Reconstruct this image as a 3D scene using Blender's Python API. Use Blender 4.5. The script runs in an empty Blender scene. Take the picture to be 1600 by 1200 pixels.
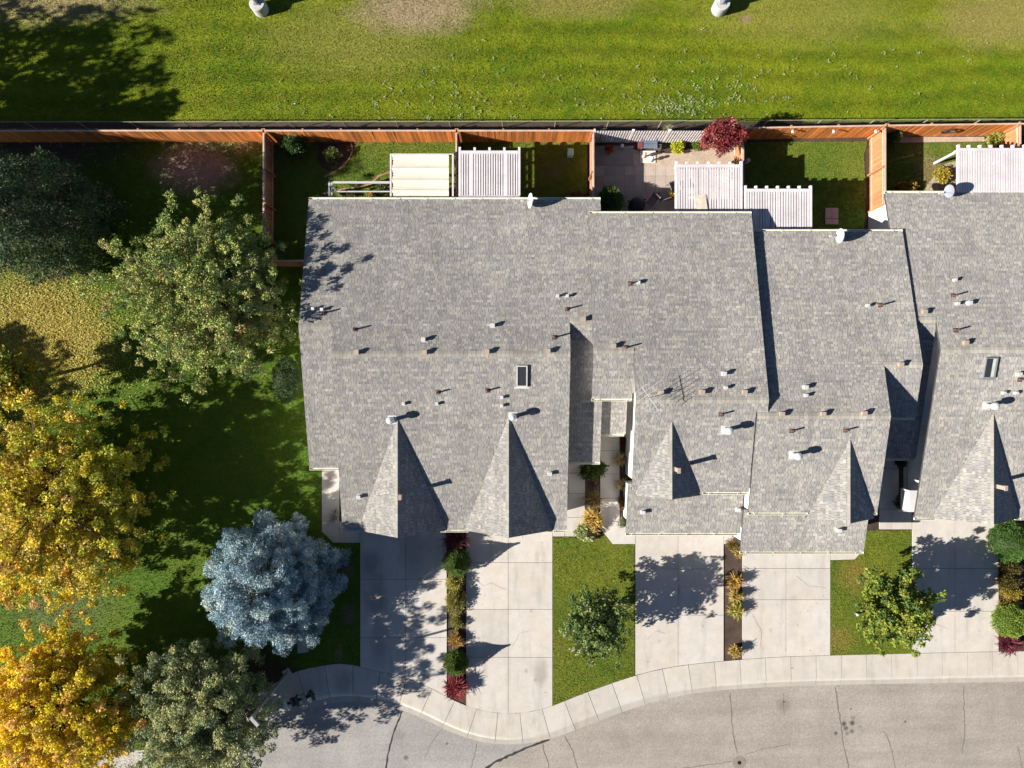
import bpy, math, random
import numpy as np
from mathutils import Vector, Matrix
random.seed(7)
rng = np.random.default_rng(11)
scene = bpy.context.scene
COL = scene.collection
R = math.radians

# ------------------------------------------------------------------ camera, sky, sun, exposure
F = 1100.0          # focal length in photo pixels (1600 wide)
H = 42.5            # drone height above the lawns
cam_d = bpy.data.cameras.new('camera')
cam = bpy.data.objects.new('camera', cam_d)
COL.objects.link(cam)
cam.location = (0, 0, H)
cam_d.sensor_fit = 'HORIZONTAL'
cam_d.sensor_width = 36.0
cam_d.lens = 36.0 * F / 1600.0
cam_d.clip_start = 0.5
cam_d.clip_end = 2000
scene.camera = cam

SUN_EL, SUN_AZ = 28.8, 255.0     # azimuth clockwise from +Y: the sun stands in the lower left
world = bpy.data.worlds.new('World')
scene.world = world
world.use_nodes = True
wn = world.node_tree
wn.nodes.clear()
wo = wn.nodes.new('ShaderNodeOutputWorld')
wb = wn.nodes.new('ShaderNodeBackground')
sk = wn.nodes.new('ShaderNodeTexSky')
sk.sky_type = 'NISHITA'
sk.sun_disc = False
sk.sun_elevation = R(SUN_EL)
sk.sun_rotation = R(SUN_AZ)
sk.altitude = 900
sk.air_density = 0.6
sk.dust_density = 0.15
sk.ozone_density = 1.0
wb.inputs['Strength'].default_value = 0.05
wn.links.new(sk.outputs[0], wb.inputs['Color'])
wn.links.new(wb.outputs[0], wo.inputs['Surface'])
sl = bpy.data.lights.new('sun', 'SUN')
sl.energy = 5.0
sl.angle = R(0.5)
sl.color = (1.0, 0.93, 0.83)
sun = bpy.data.objects.new('sun', sl)
COL.objects.link(sun)
to_sun = Vector((math.sin(R(SUN_AZ)) * math.cos(R(SUN_EL)), math.cos(R(SUN_AZ)) * math.cos(R(SUN_EL)), math.sin(R(SUN_EL))))
sun.rotation_euler = to_sun.to_track_quat('Z', 'Y').to_euler()
sun.location = to_sun * 80
vs = scene.view_settings
vs.view_transform = 'Standard'
vs.look = 'None'
vs.gamma = 1.0
vs.exposure = 1.15
vs.use_curve_mapping = False

# ------------------------------------------------------------------ helpers
def P(px, py, z=0.0):
    """point of the place at height z that the drone sees at photo position (px, py)"""
    d = H - z
    return ((px - 800) / F * d, (600 - py) / F * d, z)

def wx(px, z=0.0): return (px - 800) / F * (H - z)
def wy(py, z=0.0): return (600 - py) / F * (H - z)

ROOT = {}                                # world offset of each thing's empty
def off(parent):
    return ROOT.get(parent.name, (0, 0, 0)) if parent else (0, 0, 0)

def tag(o, label=None, cat=None, group=None, kind=None):
    if label: o['label'] = label
    if cat: o['category'] = cat
    if group: o['group'] = group
    if kind: o['kind'] = kind
    return o

def thing(name, label, cat, loc, group=None):
    o = bpy.data.objects.new(name, None)
    o.empty_display_size = 0.3
    o.location = loc
    COL.objects.link(o)
    ROOT[o.name] = tuple(loc)
    return tag(o, label, cat, group)

class MB:
    """collects faces, then links them as ONE mesh object"""
    def __init__(s): s.v = []; s.f = []; s.c = []; s.col = None
    def add(s, vs, fs, col=None):
        b = len(s.v); s.v.extend(vs)
        c = col or s.col
        for f in fs:
            s.f.append([i + b for i in f]); s.c.append(c)
        return s
    def box(s, cx, cy, cz, sx, sy, sz, rz=0.0, col=None):
        ca, sa = math.cos(rz), math.sin(rz)
        vs = []
        for z in (-.5, .5):
            for x, y in ((-.5, -.5), (.5, -.5), (.5, .5), (-.5, .5)):
                X, Y = x * sx, y * sy
                vs.append((cx + X * ca - Y * sa, cy + X * sa + Y * ca, cz + z * sz))
        return s.add(vs, [(3, 2, 1, 0), (4, 5, 6, 7), (0, 1, 5, 4), (1, 2, 6, 5), (2, 3, 7, 6), (3, 0, 4, 7)], col)
    def prism(s, poly, z0, z1, col=None):
        n = len(poly)
        a = sum(poly[i][0] * poly[(i + 1) % n][1] - poly[(i + 1) % n][0] * poly[i][1] for i in range(n))
        if a < 0: poly = poly[::-1]
        vs = [(p[0], p[1], z0) for p in poly] + [(p[0], p[1], z1) for p in poly]
        fs = [tuple(range(n, 2 * n)), tuple(range(n - 1, -1, -1))] + [(i, (i + 1) % n, n + (i + 1) % n, n + i) for i in range(n)]
        return s.add(vs, fs, col)
    def slab(s, pts, t, col=None):
        """planar polygon of 3D points given a thickness downwards"""
        n = len(pts)
        a = sum(pts[i][0] * pts[(i + 1) % n][1] - pts[(i + 1) % n][0] * pts[i][1] for i in range(n))
        if a < 0: pts = pts[::-1]
        vs = [tuple(p) for p in pts] + [(p[0], p[1], p[2] - t) for p in pts]
        fs = [tuple(range(n)), tuple(range(2 * n - 1, n - 1, -1))] + [(n + i, n + (i + 1) % n, (i + 1) % n, i) for i in range(n)]
        return s.add(vs, fs, col)
    def tube(s, pts, rad, n=8, col=None, cap=True):
        pts = [Vector(p) for p in pts]
        if not isinstance(rad, (list, tuple)): rad = [rad] * len(pts)
        vs = []; fs = []
        for i, p in enumerate(pts):
            d = (pts[min(i + 1, len(pts) - 1)] - pts[max(i - 1, 0)]).normalized()
            u = d.orthogonal().normalized() if i == 0 else (u - d * u.dot(d)).normalized()
            w = d.cross(u)
            for k in range(n):
                a = 2 * math.pi * k / n
                q = p + (u * math.cos(a) + w * math.sin(a)) * rad[i]
                vs.append(tuple(q))
        for i in range(len(pts) - 1):
            for k in range(n):
                fs.append((i * n + k, i * n + (k + 1) % n, (i + 1) * n + (k + 1) % n, (i + 1) * n + k))
        if cap:
            fs.append(tuple(range(n - 1, -1, -1)))
            m = (len(pts) - 1) * n
            fs.append(tuple(range(m, m + n)))
        return s.add(vs, fs, col)
    def lathe(s, prof, cx=0, cy=0, cz=0, n=16, col=None):
        vs = []; fs = []
        for r, z in prof:
            for k in range(n):
                a = 2 * math.pi * k / n
                vs.append((cx + r * math.cos(a), cy + r * math.sin(a), cz + z))
        for i in range(len(prof) - 1):
            for k in range(n):
                fs.append((i * n + k, i * n + (k + 1) % n, (i + 1) * n + (k + 1) % n, (i + 1) * n + k))
        fs.append(tuple(range(n - 1, -1, -1)))
        m = (len(prof) - 1) * n
        fs.append(tuple(range(m, m + n)))
        return s.add(vs, fs, col)
    def mesh(s, name, mat, offset=(0, 0, 0), smooth=False):
        me = bpy.data.meshes.new(name)
        ox, oy, oz = offset
        me.from_pydata([(a - ox, b - oy, c - oz) for a, b, c in s.v], [], s.f)
        me.materials.append(mat)
        if any(c is not None for c in s.c):
            at = me.attributes.new('Col', 'FLOAT_COLOR', 'FACE')
            arr = np.ones((len(s.f), 4), np.float32)
            for i, c in enumerate(s.c):
                if c is not None: arr[i, :3] = c
            at.data.foreach_set('color', arr.ravel())
        if smooth:
            me.polygons.foreach_set('use_smooth', [True] * len(me.polygons))
        me.update()
        return me
    def build(s, name, mat, parent=None, smooth=False, kind=None, bevel=0.0):
        me = s.mesh(name, mat, off(parent), smooth)
        o = link(name, me, parent)
        if kind: o['kind'] = kind
        if bevel:
            m = o.modifiers.new('bevel', 'BEVEL'); m.width = bevel; m.segments = 1; m.limit_method = 'ANGLE'
        return o

def link(name, me, parent=None, wloc=None, rot=None, scale=None):
    o = bpy.data.objects.new(name, me)
    COL.objects.link(o)
    if parent:
        o.parent = parent
        ROOT[o.name] = off(parent)
    if wloc is not None:
        f = off(parent)
        o.location = (wloc[0] - f[0], wloc[1] - f[1], wloc[2] - f[2])
    if rot is not None: o.rotation_euler = rot
    if scale is not None: o.scale = scale
    return o

def arr_mesh(name, V, Fc, C, mat, parent=None, kind=None):
    """numpy vertices / faces / one colour per face"""
    f = off(parent)
    me = bpy.data.meshes.new(name)
    V = np.asarray(V, np.float32) - np.array(f, np.float32)
    nf, k = Fc.shape
    me.vertices.add(len(V)); me.vertices.foreach_set('co', V.ravel())
    me.loops.add(nf * k); me.loops.foreach_set('vertex_index', Fc.astype(np.int32).ravel())
    me.polygons.add(nf); me.polygons.foreach_set('loop_start', np.arange(0, nf * k, k, dtype=np.int32))
    me.update(calc_edges=True)
    me.materials.append(mat)
    if C is not None:
        at = me.attributes.new('Col', 'FLOAT_COLOR', 'FACE')
        a4 = np.ones((nf, 4), np.float32); a4[:, :3] = C
        at.data.foreach_set('color', a4.ravel())
    o = link(name, me, parent)
    if kind: o['kind'] = kind
    return o

# ------------------------------------------------------------------ materials
def N(nt, t, **kw):
    n = nt.nodes.new(t)
    for k, v in kw.items(): setattr(n, k, v)
    return n

def math_node(nt, op, a, b=None, c=None, clamp=False):
    n = N(nt, 'ShaderNodeMath', operation=op, use_clamp=clamp)
    for i, x in enumerate((a, b, c)):
        if x is None: continue
        if isinstance(x, (int, float)): n.inputs[i].default_value = x
        else: nt.links.new(x, n.inputs[i])
    return n.outputs[0]

def noise(nt, vec, scale, detail=3, rough=.55, dist=0):
    n = N(nt, 'ShaderNodeTexNoise')
    n.inputs['Scale'].default_value = scale
    n.inputs['Detail'].default_value = detail
    n.inputs['Roughness'].default_value = rough
    n.inputs['Distortion'].default_value = dist
    nt.links.new(vec, n.inputs['Vector'])
    return n.outputs['Fac']

def maprange(nt, v, a, b, c, d):
    n = N(nt, 'ShaderNodeMapRange')
    n.inputs[1].default_value = a; n.inputs[2].default_value = b
    n.inputs[3].default_value = c; n.inputs[4].default_value = d
    nt.links.new(v, n.inputs[0])
    return n.outputs[0]

def mixcol(nt, fac, a, b):
    n = N(nt, 'ShaderNodeMix', data_type='RGBA')
    if isinstance(fac, (int, float)): n.inputs[0].default_value = fac
    else: nt.links.new(fac, n.inputs[0])
    for i, x in ((6, a), (7, b)):
        if isinstance(x, tuple): n.inputs[i].default_value = (*x, 1)
        else: nt.links.new(x, n.inputs[i])
    return n.outputs[2]

def scalecol(nt, col, f):
    n = N(nt, 'ShaderNodeVectorMath', operation='SCALE')
    nt.links.new(col, n.inputs[0])
    if isinstance(f, (int, float)): n.inputs['Scale'].default_value = f
    else: nt.links.new(f, n.inputs['Scale'])
    return n.outputs[0]

def new_mat(name):
    m = bpy.data.materials.new(name)
    m.use_nodes = True
    nt = m.node_tree
    b = nt.nodes['Principled BSDF']
    geo = N(nt, 'ShaderNodeNewGeometry')
    return m, nt, b, geo.outputs['Position']

def std(name, col, rough=.7, var=.12, scale=1.5, fine=0.0, fscale=40, bump=0.0, bscale=60, objrand=0.0, attr=False, metal=0.0, spec=.4, stretch=None):
    m, nt, b, pos = new_mat(name)
    if stretch:
        mp = N(nt, 'ShaderNodeMapping'); mp.inputs['Scale'].default_value = stretch
        nt.links.new(pos, mp.inputs[0]); pos = mp.outputs[0]
    if attr:
        a = N(nt, 'ShaderNodeAttribute'); a.attribute_name = 'Col'
        c = a.outputs['Color']
    else:
        rgb = N(nt, 'ShaderNodeRGB'); rgb.outputs[0].default_value = (*col, 1); c = rgb.outputs[0]
    if var: c = scalecol(nt, c, maprange(nt, noise(nt, pos, scale, 4), .3, .7, 1 - var, 1 + var))
    if fine: c = scalecol(nt, c, maprange(nt, noise(nt, pos, fscale, 2), .3, .7, 1 - fine, 1 + fine))
    if objrand:
        oi = N(nt, 'ShaderNodeObjectInfo')
        c = scalecol(nt, c, maprange(nt, oi.outputs['Random'], 0, 1, 1 - objrand, 1 + objrand))
    nt.links.new(c, b.inputs['Base Color'])
    b.inputs['Roughness'].default_value = rough
    b.inputs['Metallic'].default_value = metal
    b.inputs['Specular IOR Level'].default_value = spec
    if bump:
        bn = N(nt, 'ShaderNodeBump'); bn.inputs['Strength'].default_value = bump
        bn.inputs['Distance'].default_value = .02
        nt.links.new(noise(nt, pos, bscale, 3), bn.inputs['Height'])
        nt.links.new(bn.outputs[0], b.inputs['Normal'])
    return m

def leaf_mat(name, trans=.3, rough=.6):
    m, nt, b, pos = new_mat(name)
    a = N(nt, 'ShaderNodeAttribute'); a.attribute_name = 'Col'
    c = scalecol(nt, a.outputs['Color'], maprange(nt, noise(nt, pos, 3.0, 2), .3, .7, .85, 1.15))
    nt.links.new(c, b.inputs['Base Color'])
    b.inputs['Roughness'].default_value = rough
    b.inputs['Specular IOR Level'].default_value = .25
    t = N(nt, 'ShaderNodeBsdfTranslucent')
    nt.links.new(c, t.inputs['Color'])
    mx = N(nt, 'ShaderNodeMixShader'); mx.inputs[0].default_value = trans
    nt.links.new(b.outputs[0], mx.inputs[1]); nt.links.new(t.outputs[0], mx.inputs[2])
    nt.links.new(mx.outputs[0], nt.nodes['Material Output'].inputs['Surface'])
    return m

def spot_fac(nt, pos, x, y, r, soft=.9, namp=1.2, rx=1.0):
    """noisy-edged round patch of a ground colour, 1 inside"""
    sub = N(nt, 'ShaderNodeVectorMath', operation='SUBTRACT'); sub.inputs[1].default_value = (x, y, 0)
    nt.links.new(pos, sub.inputs[0])
    mul = N(nt, 'ShaderNodeVectorMath', operation='MULTIPLY'); mul.inputs[1].default_value = (1 / rx, 1, 0)
    nt.links.new(sub.outputs[0], mul.inputs[0])
    ln = N(nt, 'ShaderNodeVectorMath', operation='LENGTH'); nt.links.new(mul.outputs[0], ln.inputs[0])
    d = math_node(nt, 'MULTIPLY_ADD', noise(nt, pos, 1.1, 5, .65), namp * r, ln.outputs['Value'])
    return maprange(nt, d, r * (.5 + namp * .5), r * (1.0 + namp * .5) * (1 + .2 * soft), 1, 0)

def grass_mat(name, green, yellow, dry, ymix=.5, spots=(), stripes=None, fine=.3, drymix=.55):
    m, nt, b, pos = new_mat(name)
    big = maprange(nt, noise(nt, pos, .22, 5, .6), .35, .68, 0, 1)
    mid = maprange(nt, noise(nt, pos, 1.6, 5, .7), .35, .65, 0, 1)
    f = math_node(nt, 'MULTIPLY', math_node(nt, 'ADD', math_node(nt, 'MULTIPLY', big, .6), math_node(nt, 'MULTIPLY', mid, .5)), ymix, clamp=True)
    c = mixcol(nt, f, green, yellow)
    dm = maprange(nt, noise(nt, pos, 2.2, 6, .75), .57, .76, 0, drymix)
    c = mixcol(nt, dm, c, dry)
    if stripes:
        sep = N(nt, 'ShaderNodeSeparateXYZ'); nt.links.new(pos, sep.inputs[0])
        yy = math_node(nt, 'ADD', sep.outputs['Y'], math_node(nt, 'MULTIPLY', noise(nt, pos, .10, 4), 3.2))
        s = math_node(nt, 'SINE', math_node(nt, 'MULTIPLY', yy, stripes))
        c = scalecol(nt, c, maprange(nt, s, -1, 1, .86, 1.10))
    for (x, y, r, amt, colr, rx) in spots:
        c = mixcol(nt, math_node(nt, 'MULTIPLY', spot_fac(nt, pos, x, y, r, rx=rx), amt), c, colr)
    c = scalecol(nt, c, maprange(nt, noise(nt, pos, 9, 4, .7), .3, .7, 1 - fine, 1 + fine))
    nt.links.new(c, b.inputs['Base Color'])
    b.inputs['Roughness'].default_value = .8
    b.inputs['Specular IOR Level'].default_value = .15
    bn = N(nt, 'ShaderNodeBump'); bn.inputs['Strength'].default_value = .6; bn.inputs['Distance'].default_value = .05
    nt.links.new(noise(nt, pos, 14, 4, .8), bn.inputs['Height'])
    nt.links.new(bn.outputs[0], b.inputs['Normal'])
    return m

def concrete_mat(name, col, stains=(), objrand=.05):
    m, nt, b, pos = new_mat(name)
    rgb = N(nt, 'ShaderNodeRGB'); rgb.outputs[0].default_value = (*col, 1); c = rgb.outputs[0]
    c = mixcol(nt, maprange(nt, noise(nt, pos, .5, 5, .6, .6), .35, .7, 0, .6), c, (col[0] * 1.05, col[1] * .95, col[2] * .84))
    c = scalecol(nt, c, maprange(nt, noise(nt, pos, 1.4, 6, .7), .3, .7, .90, 1.08))
    c = scalecol(nt, c, maprange(nt, noise(nt, pos, 30, 2, .7), .3, .7, .94, 1.06))
    mp = N(nt, 'ShaderNodeMapping'); mp.inputs['Scale'].default_value = (1.3, .22, 1)
    nt.links.new(pos, mp.inputs[0])
    c = scalecol(nt, c, maprange(nt, noise(nt, mp.outputs[0], 1.5, 5, .6), .52, .76, 1, .80))
    c = scalecol(nt, c, maprange(nt, noise(nt, pos, .9, 6, .7, 1.2), .60, .74, 1, .86))
    for (x, y, r, amt, rx) in stains:
        c = mixcol(nt, math_node(nt, 'MULTIPLY', spot_fac(nt, pos, x, y, r, rx=rx), amt), c, (.10, .085, .07))
    oi = N(nt, 'ShaderNodeObjectInfo')
    c = scalecol(nt, c, maprange(nt, oi.outputs['Random'], 0, 1, 1 - objrand, 1 + objrand))
    nt.links.new(c, b.inputs['Base Color'])
    b.inputs['Roughness'].default_value = .85
    b.inputs['Specular IOR Level'].default_value = .2
    bn = N(nt, 'ShaderNodeBump'); bn.inputs['Strength'].default_value = .15; bn.inputs['Distance'].default_value = .01
    nt.links.new(noise(nt, pos, 50, 3), bn.inputs['Height']); nt.links.new(bn.outputs[0], b.inputs['Normal'])
    return m

def asphalt_mat(name, col, stains=()):
    m, nt, b, pos = new_mat(name)
    rgb = N(nt, 'ShaderNodeRGB'); rgb.outputs[0].default_value = (*col, 1); c = rgb.outputs[0]
    c = scalecol(nt, c, maprange(nt, noise(nt, pos, .35, 5, .6), .3, .7, .86, 1.12))
    mp = N(nt, 'ShaderNodeMapping'); mp.inputs['Scale'].default_value = (.12, 1.2, 1); mp.inputs['Rotation'].default_value = (0, 0, R(-6))
    nt.links.new(pos, mp.inputs[0])
    c = scalecol(nt, c, maprange(nt, noise(nt, mp.outputs[0], 1.2, 4, .6), .35, .7, 1.06, .88))
    c = scalecol(nt, c, maprange(nt, noise(nt, pos, 9, 3, .8), .3, .7, .88, 1.12))
    v = N(nt, 'ShaderNodeTexVoronoi'); v.inputs['Scale'].default_value = 16; nt.links.new(pos, v.inputs['Vector'])
    bw = N(nt, 'ShaderNodeRGBToBW'); nt.links.new(v.outputs['Color'], bw.inputs[0])
    c = scalecol(nt, c, maprange(nt, bw.outputs[0], .1, .9, .87, 1.14))
    for (x, y, r, amt) in stains:
        c = mixcol(nt, math_node(nt, 'MULTIPLY', spot_fac(nt, pos, x, y, r, namp=.7), amt), c, (.035, .032, .03))
    nt.links.new(c, b.inputs['Base Color'])
    b.inputs['Roughness'].default_value = .9
    b.inputs['Specular IOR Level'].default_value = .2
    bn = N(nt, 'ShaderNodeBump'); bn.inputs['Strength'].default_value = .35; bn.inputs['Distance'].default_value = .012
    nt.links.new(v.outputs['Distance'], bn.inputs['Height']); nt.links.new(bn.outputs[0], b.inputs['Normal'])
    return m

def pt2(px, py): p = P(px, py); return p[0], p[1]

DRY = (.26, .215, .085)
BARE = (.17, .125, .085)
M = {}
M['field'] = grass_mat('field_grass', (.066, .132, .004), (.190, .212, .010), DRY, 1.0,
    spots=[(*pt2(560, 60), 2.4, .6, (.25, .235, .05), 2.4), (*pt2(650, 15), 1.4, .9, (.34, .26, .16), 2.6),
           (*pt2(1250, 20), 2.0, .6, (.25, .235, .05), 3.2), (*pt2(1560, 30), 1.8, .8, (.26, .22, .07), 2.2),
           (*pt2(60, 5), 1.3, .85, (.32, .26, .12), 5.0), (*pt2(900, 5), 1.0, .65, (.27, .235, .07), 4.0),
           (*pt2(1165, 30), .3, .9, (.30, .22, .13), 1.2), (*pt2(820, -120), 4.0, .6, (.2, .17, .06), 6.0)],
    stripes=4.6, drymix=.35)
M['lawn'] = grass_mat('lawn_grass', (.052, .122, .008), (.115, .160, .016), DRY, .8,
    spots=[(*pt2(305, 262), 1.5, .95, (.36, .25, .19), 1.6), (*pt2(70, 222), 1.6, .9, (.09, .065, .055), 3.2),
           (*pt2(545, 960), .6, .85, BARE, .7), (*pt2(540, 890), .7, .8, BARE, .8), (*pt2(530, 1020), .5, .85, (.22, .17, .1), .5),
           (*pt2(420, 1050), 1.5, .9, (.075, .045, .03), 1.2), (*pt2(60, 520), 3.6, .8, (.30, .245, .06), 1.1), (*pt2(380, 222), .8, .8, (.26, .21, .08), 1.4),
           (*pt2(620, 222), .5, .8, (.25, .18, .07), 3.4), (*pt2(95, 945), 2.0, .5, (.13, .15, .07), 1.4)])
M['yard'] = grass_mat('yard_grass', (.058, .125, .012), (.150, .175, .026), DRY, .9,
    spots=[(*pt2(862, 268), .5, .5, BARE, 1.3), (*pt2(885, 250), .25, .5, BARE, 1.3), (*pt2(870, 216), .4, .7, (.25, .20, .07), 3.0), (*pt2(1358, 290), .5, .85, (.26, .19, .10), .6),
           (*pt2(1455, 268), 1.0, .75, (.22, .155, .08), .9), (*pt2(1430, 240), .9, .4, DRY, 1.0), (*pt2(915, 260), .5, .6, (.25, .2, .06), .7)])
M['front'] = grass_mat('front_grass', (.070, .120, .012), (.155, .172, .020), (.26, .19, .06), 1.0,
    spots=[(*pt2(1335, 900), 1.1, .8, (.20, .155, .035), .8), (*pt2(1310, 1000), .8, .6, (.21, .16, .04), 1.5), (*pt2(1340, 850), .5, .5, (.19, .15, .03), 1.0), (*pt2(875, 1000), .8, .45, (.18, .16, .03), .7)])
M['soil'] = std('mulch_soil', (.062, .042, .032), .95, .3, 1.2, .35, 22, .8, 30)
M['ground'] = std('far_ground', (.075, .085, .03), .95, .3, .05, .2, 3)
M['gravel'] = std('pea_gravel', (.42, .335, .26), .9, .12, 1.5, .35, 26, .9, 26)
M['asphalt_tan'] = asphalt_mat('asphalt_tan', (.295, .264, .236), stains=[(*pt2(x, y), r, a) for x, y, r, a in
    ((1320, 1132, .16, .8), (1333, 1131, .17, .8), (1323, 1139, .16, .7), (1332, 1144, .14, .6), (1307, 1147, .12, .7), (1325, 1147, .13, .5), (1334, 1123, .15, .35), (1345, 1136, .12, .3), (1331, 1109, .06, .8), (1416, 1129, .09, .6), (1226, 1098, .07, .8), (1226, 1103, .45, .25))])
M['asphalt_grey'] = asphalt_mat('asphalt_grey', (.29, .278, .268), stains=[(*pt2(x, y), r, a) for x, y, r, a in ((634, 1185, .16, .6), (698, 1163, .1, .6), (620, 1150, .5, .2))])
M['seal'] = std('crack_sealant', (.03, .028, .027), .8, .2, 5)
M['crack'] = std('crack_dark', (.145, .125, .108), .95, .2, 5)
M['walk'] = concrete_mat('sidewalk_concrete', (.455, .435, .405), stains=[(*pt2(537, 1065), .75, .35, .8)])
M['pan'] = concrete_mat('gutter_concrete', (.37, .35, .32))
M['drive'] = concrete_mat('driveway_concrete', (.475, .455, .43), stains=[(*pt2(588, 935), 1.3, .40, .5), (*pt2(592, 1005), 1.4, .35, .4), (*pt2(645, 860), 1.3, .25, .7), (*pt2(845, 1050), .9, .35, .45),
    (*pt2(839, 870), .5, .2, .3), (*pt2(842, 930), .7, .18, .3), (*pt2(580, 880), .8, .4, .8), (*pt2(1240, 960), 1.1, .12, .4), (*pt2(770, 1000), 1.5, .08, .4)] + [(*pt2(x, y), r, a * .6, .8) for x, y, r, a in ((830, 955, .10, .5), (822, 1048, .14, .5), (836, 1062, .12, .45), (758, 930, .07, .5), (1030, 1002, .12, .35), (1098, 978, .10, .4), (1204, 985, .12, .35), (1262, 955, .09, .4), (1462, 1000, .10, .35), (1530, 985, .12, .3))])
M['path'] = concrete_mat('path_concrete', (.46, .44, .42), stains=[(*pt2(512, 745), .5, .3, .6)])
M['patio'] = concrete_mat('patio_pavers', (.40, .34, .30), objrand=.14)
M['shingle'] = std('asphalt_shingle', (1, 1, 1), .95, .06, .5, .12, 38, .3, 70, attr=True, spec=.1)
def _weather(m):
    nt = m.node_tree; b = nt.nodes['Principled BSDF']
    b.inputs['Diffuse Roughness'].default_value = .45
    src = b.inputs['Base Color'].links[0].from_socket
    pos = N(nt, 'ShaderNodeNewGeometry').outputs['Position']
    mp = N(nt, 'ShaderNodeMapping'); mp.inputs['Scale'].default_value = (1.6, .18, .3); nt.links.new(pos, mp.inputs[0])
    c = scalecol(nt, src, maprange(nt, noise(nt, mp.outputs[0], 1.0, 4, .6), .32, .68, .91, 1.07))
    c = scalecol(nt, c, maprange(nt, noise(nt, pos, .16, 3, .5), .35, .65, .94, 1.05))
    nt.links.new(c, b.inputs['Base Color'])
_weather(M['shingle'])
M['deck'] = std('roof_underlay', (.055, .052, .05), .95, .1)
M['trim'] = std('painted_trim', (.62, .60, .55), .5, .06, 1.2)
M['wall'] = std('white_siding', (.80, .78, .74), .6, .05, 1.0)
M['gutter'] = std('cream_gutter', (.68, .66, .55), .4, .12, 3)
M['white'] = std('white_vinyl', (.60, .565, .59), .5, .10, 1.3, .06, 9, objrand=.06)
M['cream'] = std('cream_canvas', (.66, .61, .50), .8, .05, 1.2, bump=.15, bscale=4)
M['white_metal'] = std('galvanised_metal', (.58, .58, .57), .38, .1, 4, metal=.25)
M['grey_metal'] = std('grey_metal', (.30, .31, .33), .4, .1, 4, metal=.4)
M['tan_metal'] = std('tan_vent_metal', (.33, .265, .215), .6, .08, 4)
M['black'] = std('black_plastic', (.012, .012, .014), .55, .1, 4)
M['pipe'] = std('vent_pipe', (.09, .05, .045), .7, .1, 4)
M['glass'] = std('skylight_glass', (.03, .035, .04), .15, 0)
M['board'] = std('cedar_board', (.54, .185, .042), .75, .24, 1.6, .25, 30, .3, 20, objrand=.30, stretch=(1, 1, .2))
M['board_pale'] = std('weathered_board', (.40, .185, .085), .75, .15, 1.5, .2, 30, .3, 20, objrand=.16, stretch=(1, 1, .2))
M['rail'] = std('weathered_rail', (.50, .36, .28), .8, .15, 2, .15, 30)
M['galv'] = std('chain_link_wire', (.36, .33, .28), .5, .15, 4, metal=.3)
M['lattice'] = std('lattice_white', (.82, .76, .76), .65, .1, 3)
M['bark'] = std('bark', (.11, .075, .055), .9, .25, 4, .2, 25, .8, 15)
M['pale_bark'] = std('pale_bark', (.26, .20, .15), .9, .25, 4, .2, 25, .8, 15)
M['leaf'] = leaf_mat('leaf')
M['needle'] = leaf_mat('needle', .12, .65)
M['petal'] = std('pink_flower', (.6, .12, .22), .6, .1)
M['red'] = std('red_leaf_pot', (.35, .05, .03), .6, .15)
M['pole'] = std('street_lamp_steel', (.36, .34, .33), .45, .1, 3, metal=.3)
M['conc_grey'] = std('pier_concrete', (.42, .43, .42), .85, .15, 2, .1, 25, .2)
M['mail_grey'] = std('mailbox_grey', (.20, .20, .20), .5, .1)
M['bench'] = std('bench_slat_blue', (.13, .17, .23), .6, .12, objrand=.15)
M['terra'] = std('terracotta', (.42, .15, .07), .7, .12)
M['stone'] = std('stone', (.55, .47, .40), .85, .2, 5)
M['pink_stone'] = std('pink_paver', (.42, .29, .27), .85, .12, 5, objrand=.1)
M['greenbox'] = std('pale_green_box', (.36, .70, .60), .5, .06)
M['edging'] = std('brick_edging', (.32, .19, .12), .85, .2, 6)

# ------------------------------------------------------------------ ground, road, pavement
def struct(name, mb, mat, parent=None, z=None):
    o = mb.build(name, mat, parent)
    o['kind'] = 'structure'
    return o

def pp(*pts): return [pt2(*p) for p in pts]

ground = struct('ground', MB().prism([(-400, -400), (400, -400), (400, 400), (-400, 400)], -.6, -.35), M['ground'])

SW_BACK = [(255, 1251), (268, 1210), (300, 1165), (335, 1132), (372, 1104), (405, 1082), (420, 1072), (437.8, 1064), (451.5, 1055), (462.5, 1049), (483, 1044), (501, 1040.6), (524, 1037.3), (538, 1036.9), (552, 1039),
           (568, 1043.7), (607, 1052.5), (645, 1062.5), (680, 1078.7), (707.5, 1094), (735, 1105.5), (760, 1112), (792, 1115.5), (820, 1113.7), (845, 1108.7), (867, 1102.0),
           (900, 1088), (950, 1069.5), (992, 1055.5), (1030, 1046), (1065, 1040), (1110, 1034.8), (1155, 1031), (1195, 1028), (1235, 1026), (1295, 1024.2), (1350, 1022.8), (1425, 1021), (1600, 1017.5), (1900, 1011), (2300, 1003)]
SW_FRONT = [(303, 1268), (315, 1232), (338, 1194), (362, 1168), (390, 1145), (415, 1131), (434, 1122.4), (454, 1115.5), (479, 1108.3), (499.6, 1102.5), (517.5, 1099), (538, 1097), (563, 1097.2), (580, 1099), (598, 1102), (628, 1110),
            (660, 1123), (692, 1140), (730, 1156), (752, 1162), (770, 1164.7), (796, 1165.8), (820, 1164.2), (850, 1159), (880, 1150), (900, 1142), (950, 1122), (1000, 1104.2), (1035, 1094), (1072, 1086), (1112, 1081),
            (1155, 1077.5), (1195, 1075), (1235, 1073), (1300, 1071.6), (1350, 1070.4), (1425, 1069), (1600, 1066), (1900, 1060), (2300, 1052)]

def sw_back(px):
    pts = SW_BACK
    for (x0, y0), (x1, y1) in zip(pts, pts[1:]):
        if x0 <= px <= x1: return y0 + (y1 - y0) * (px - x0) / (x1 - x0)
    return pts[-1][1]

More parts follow.
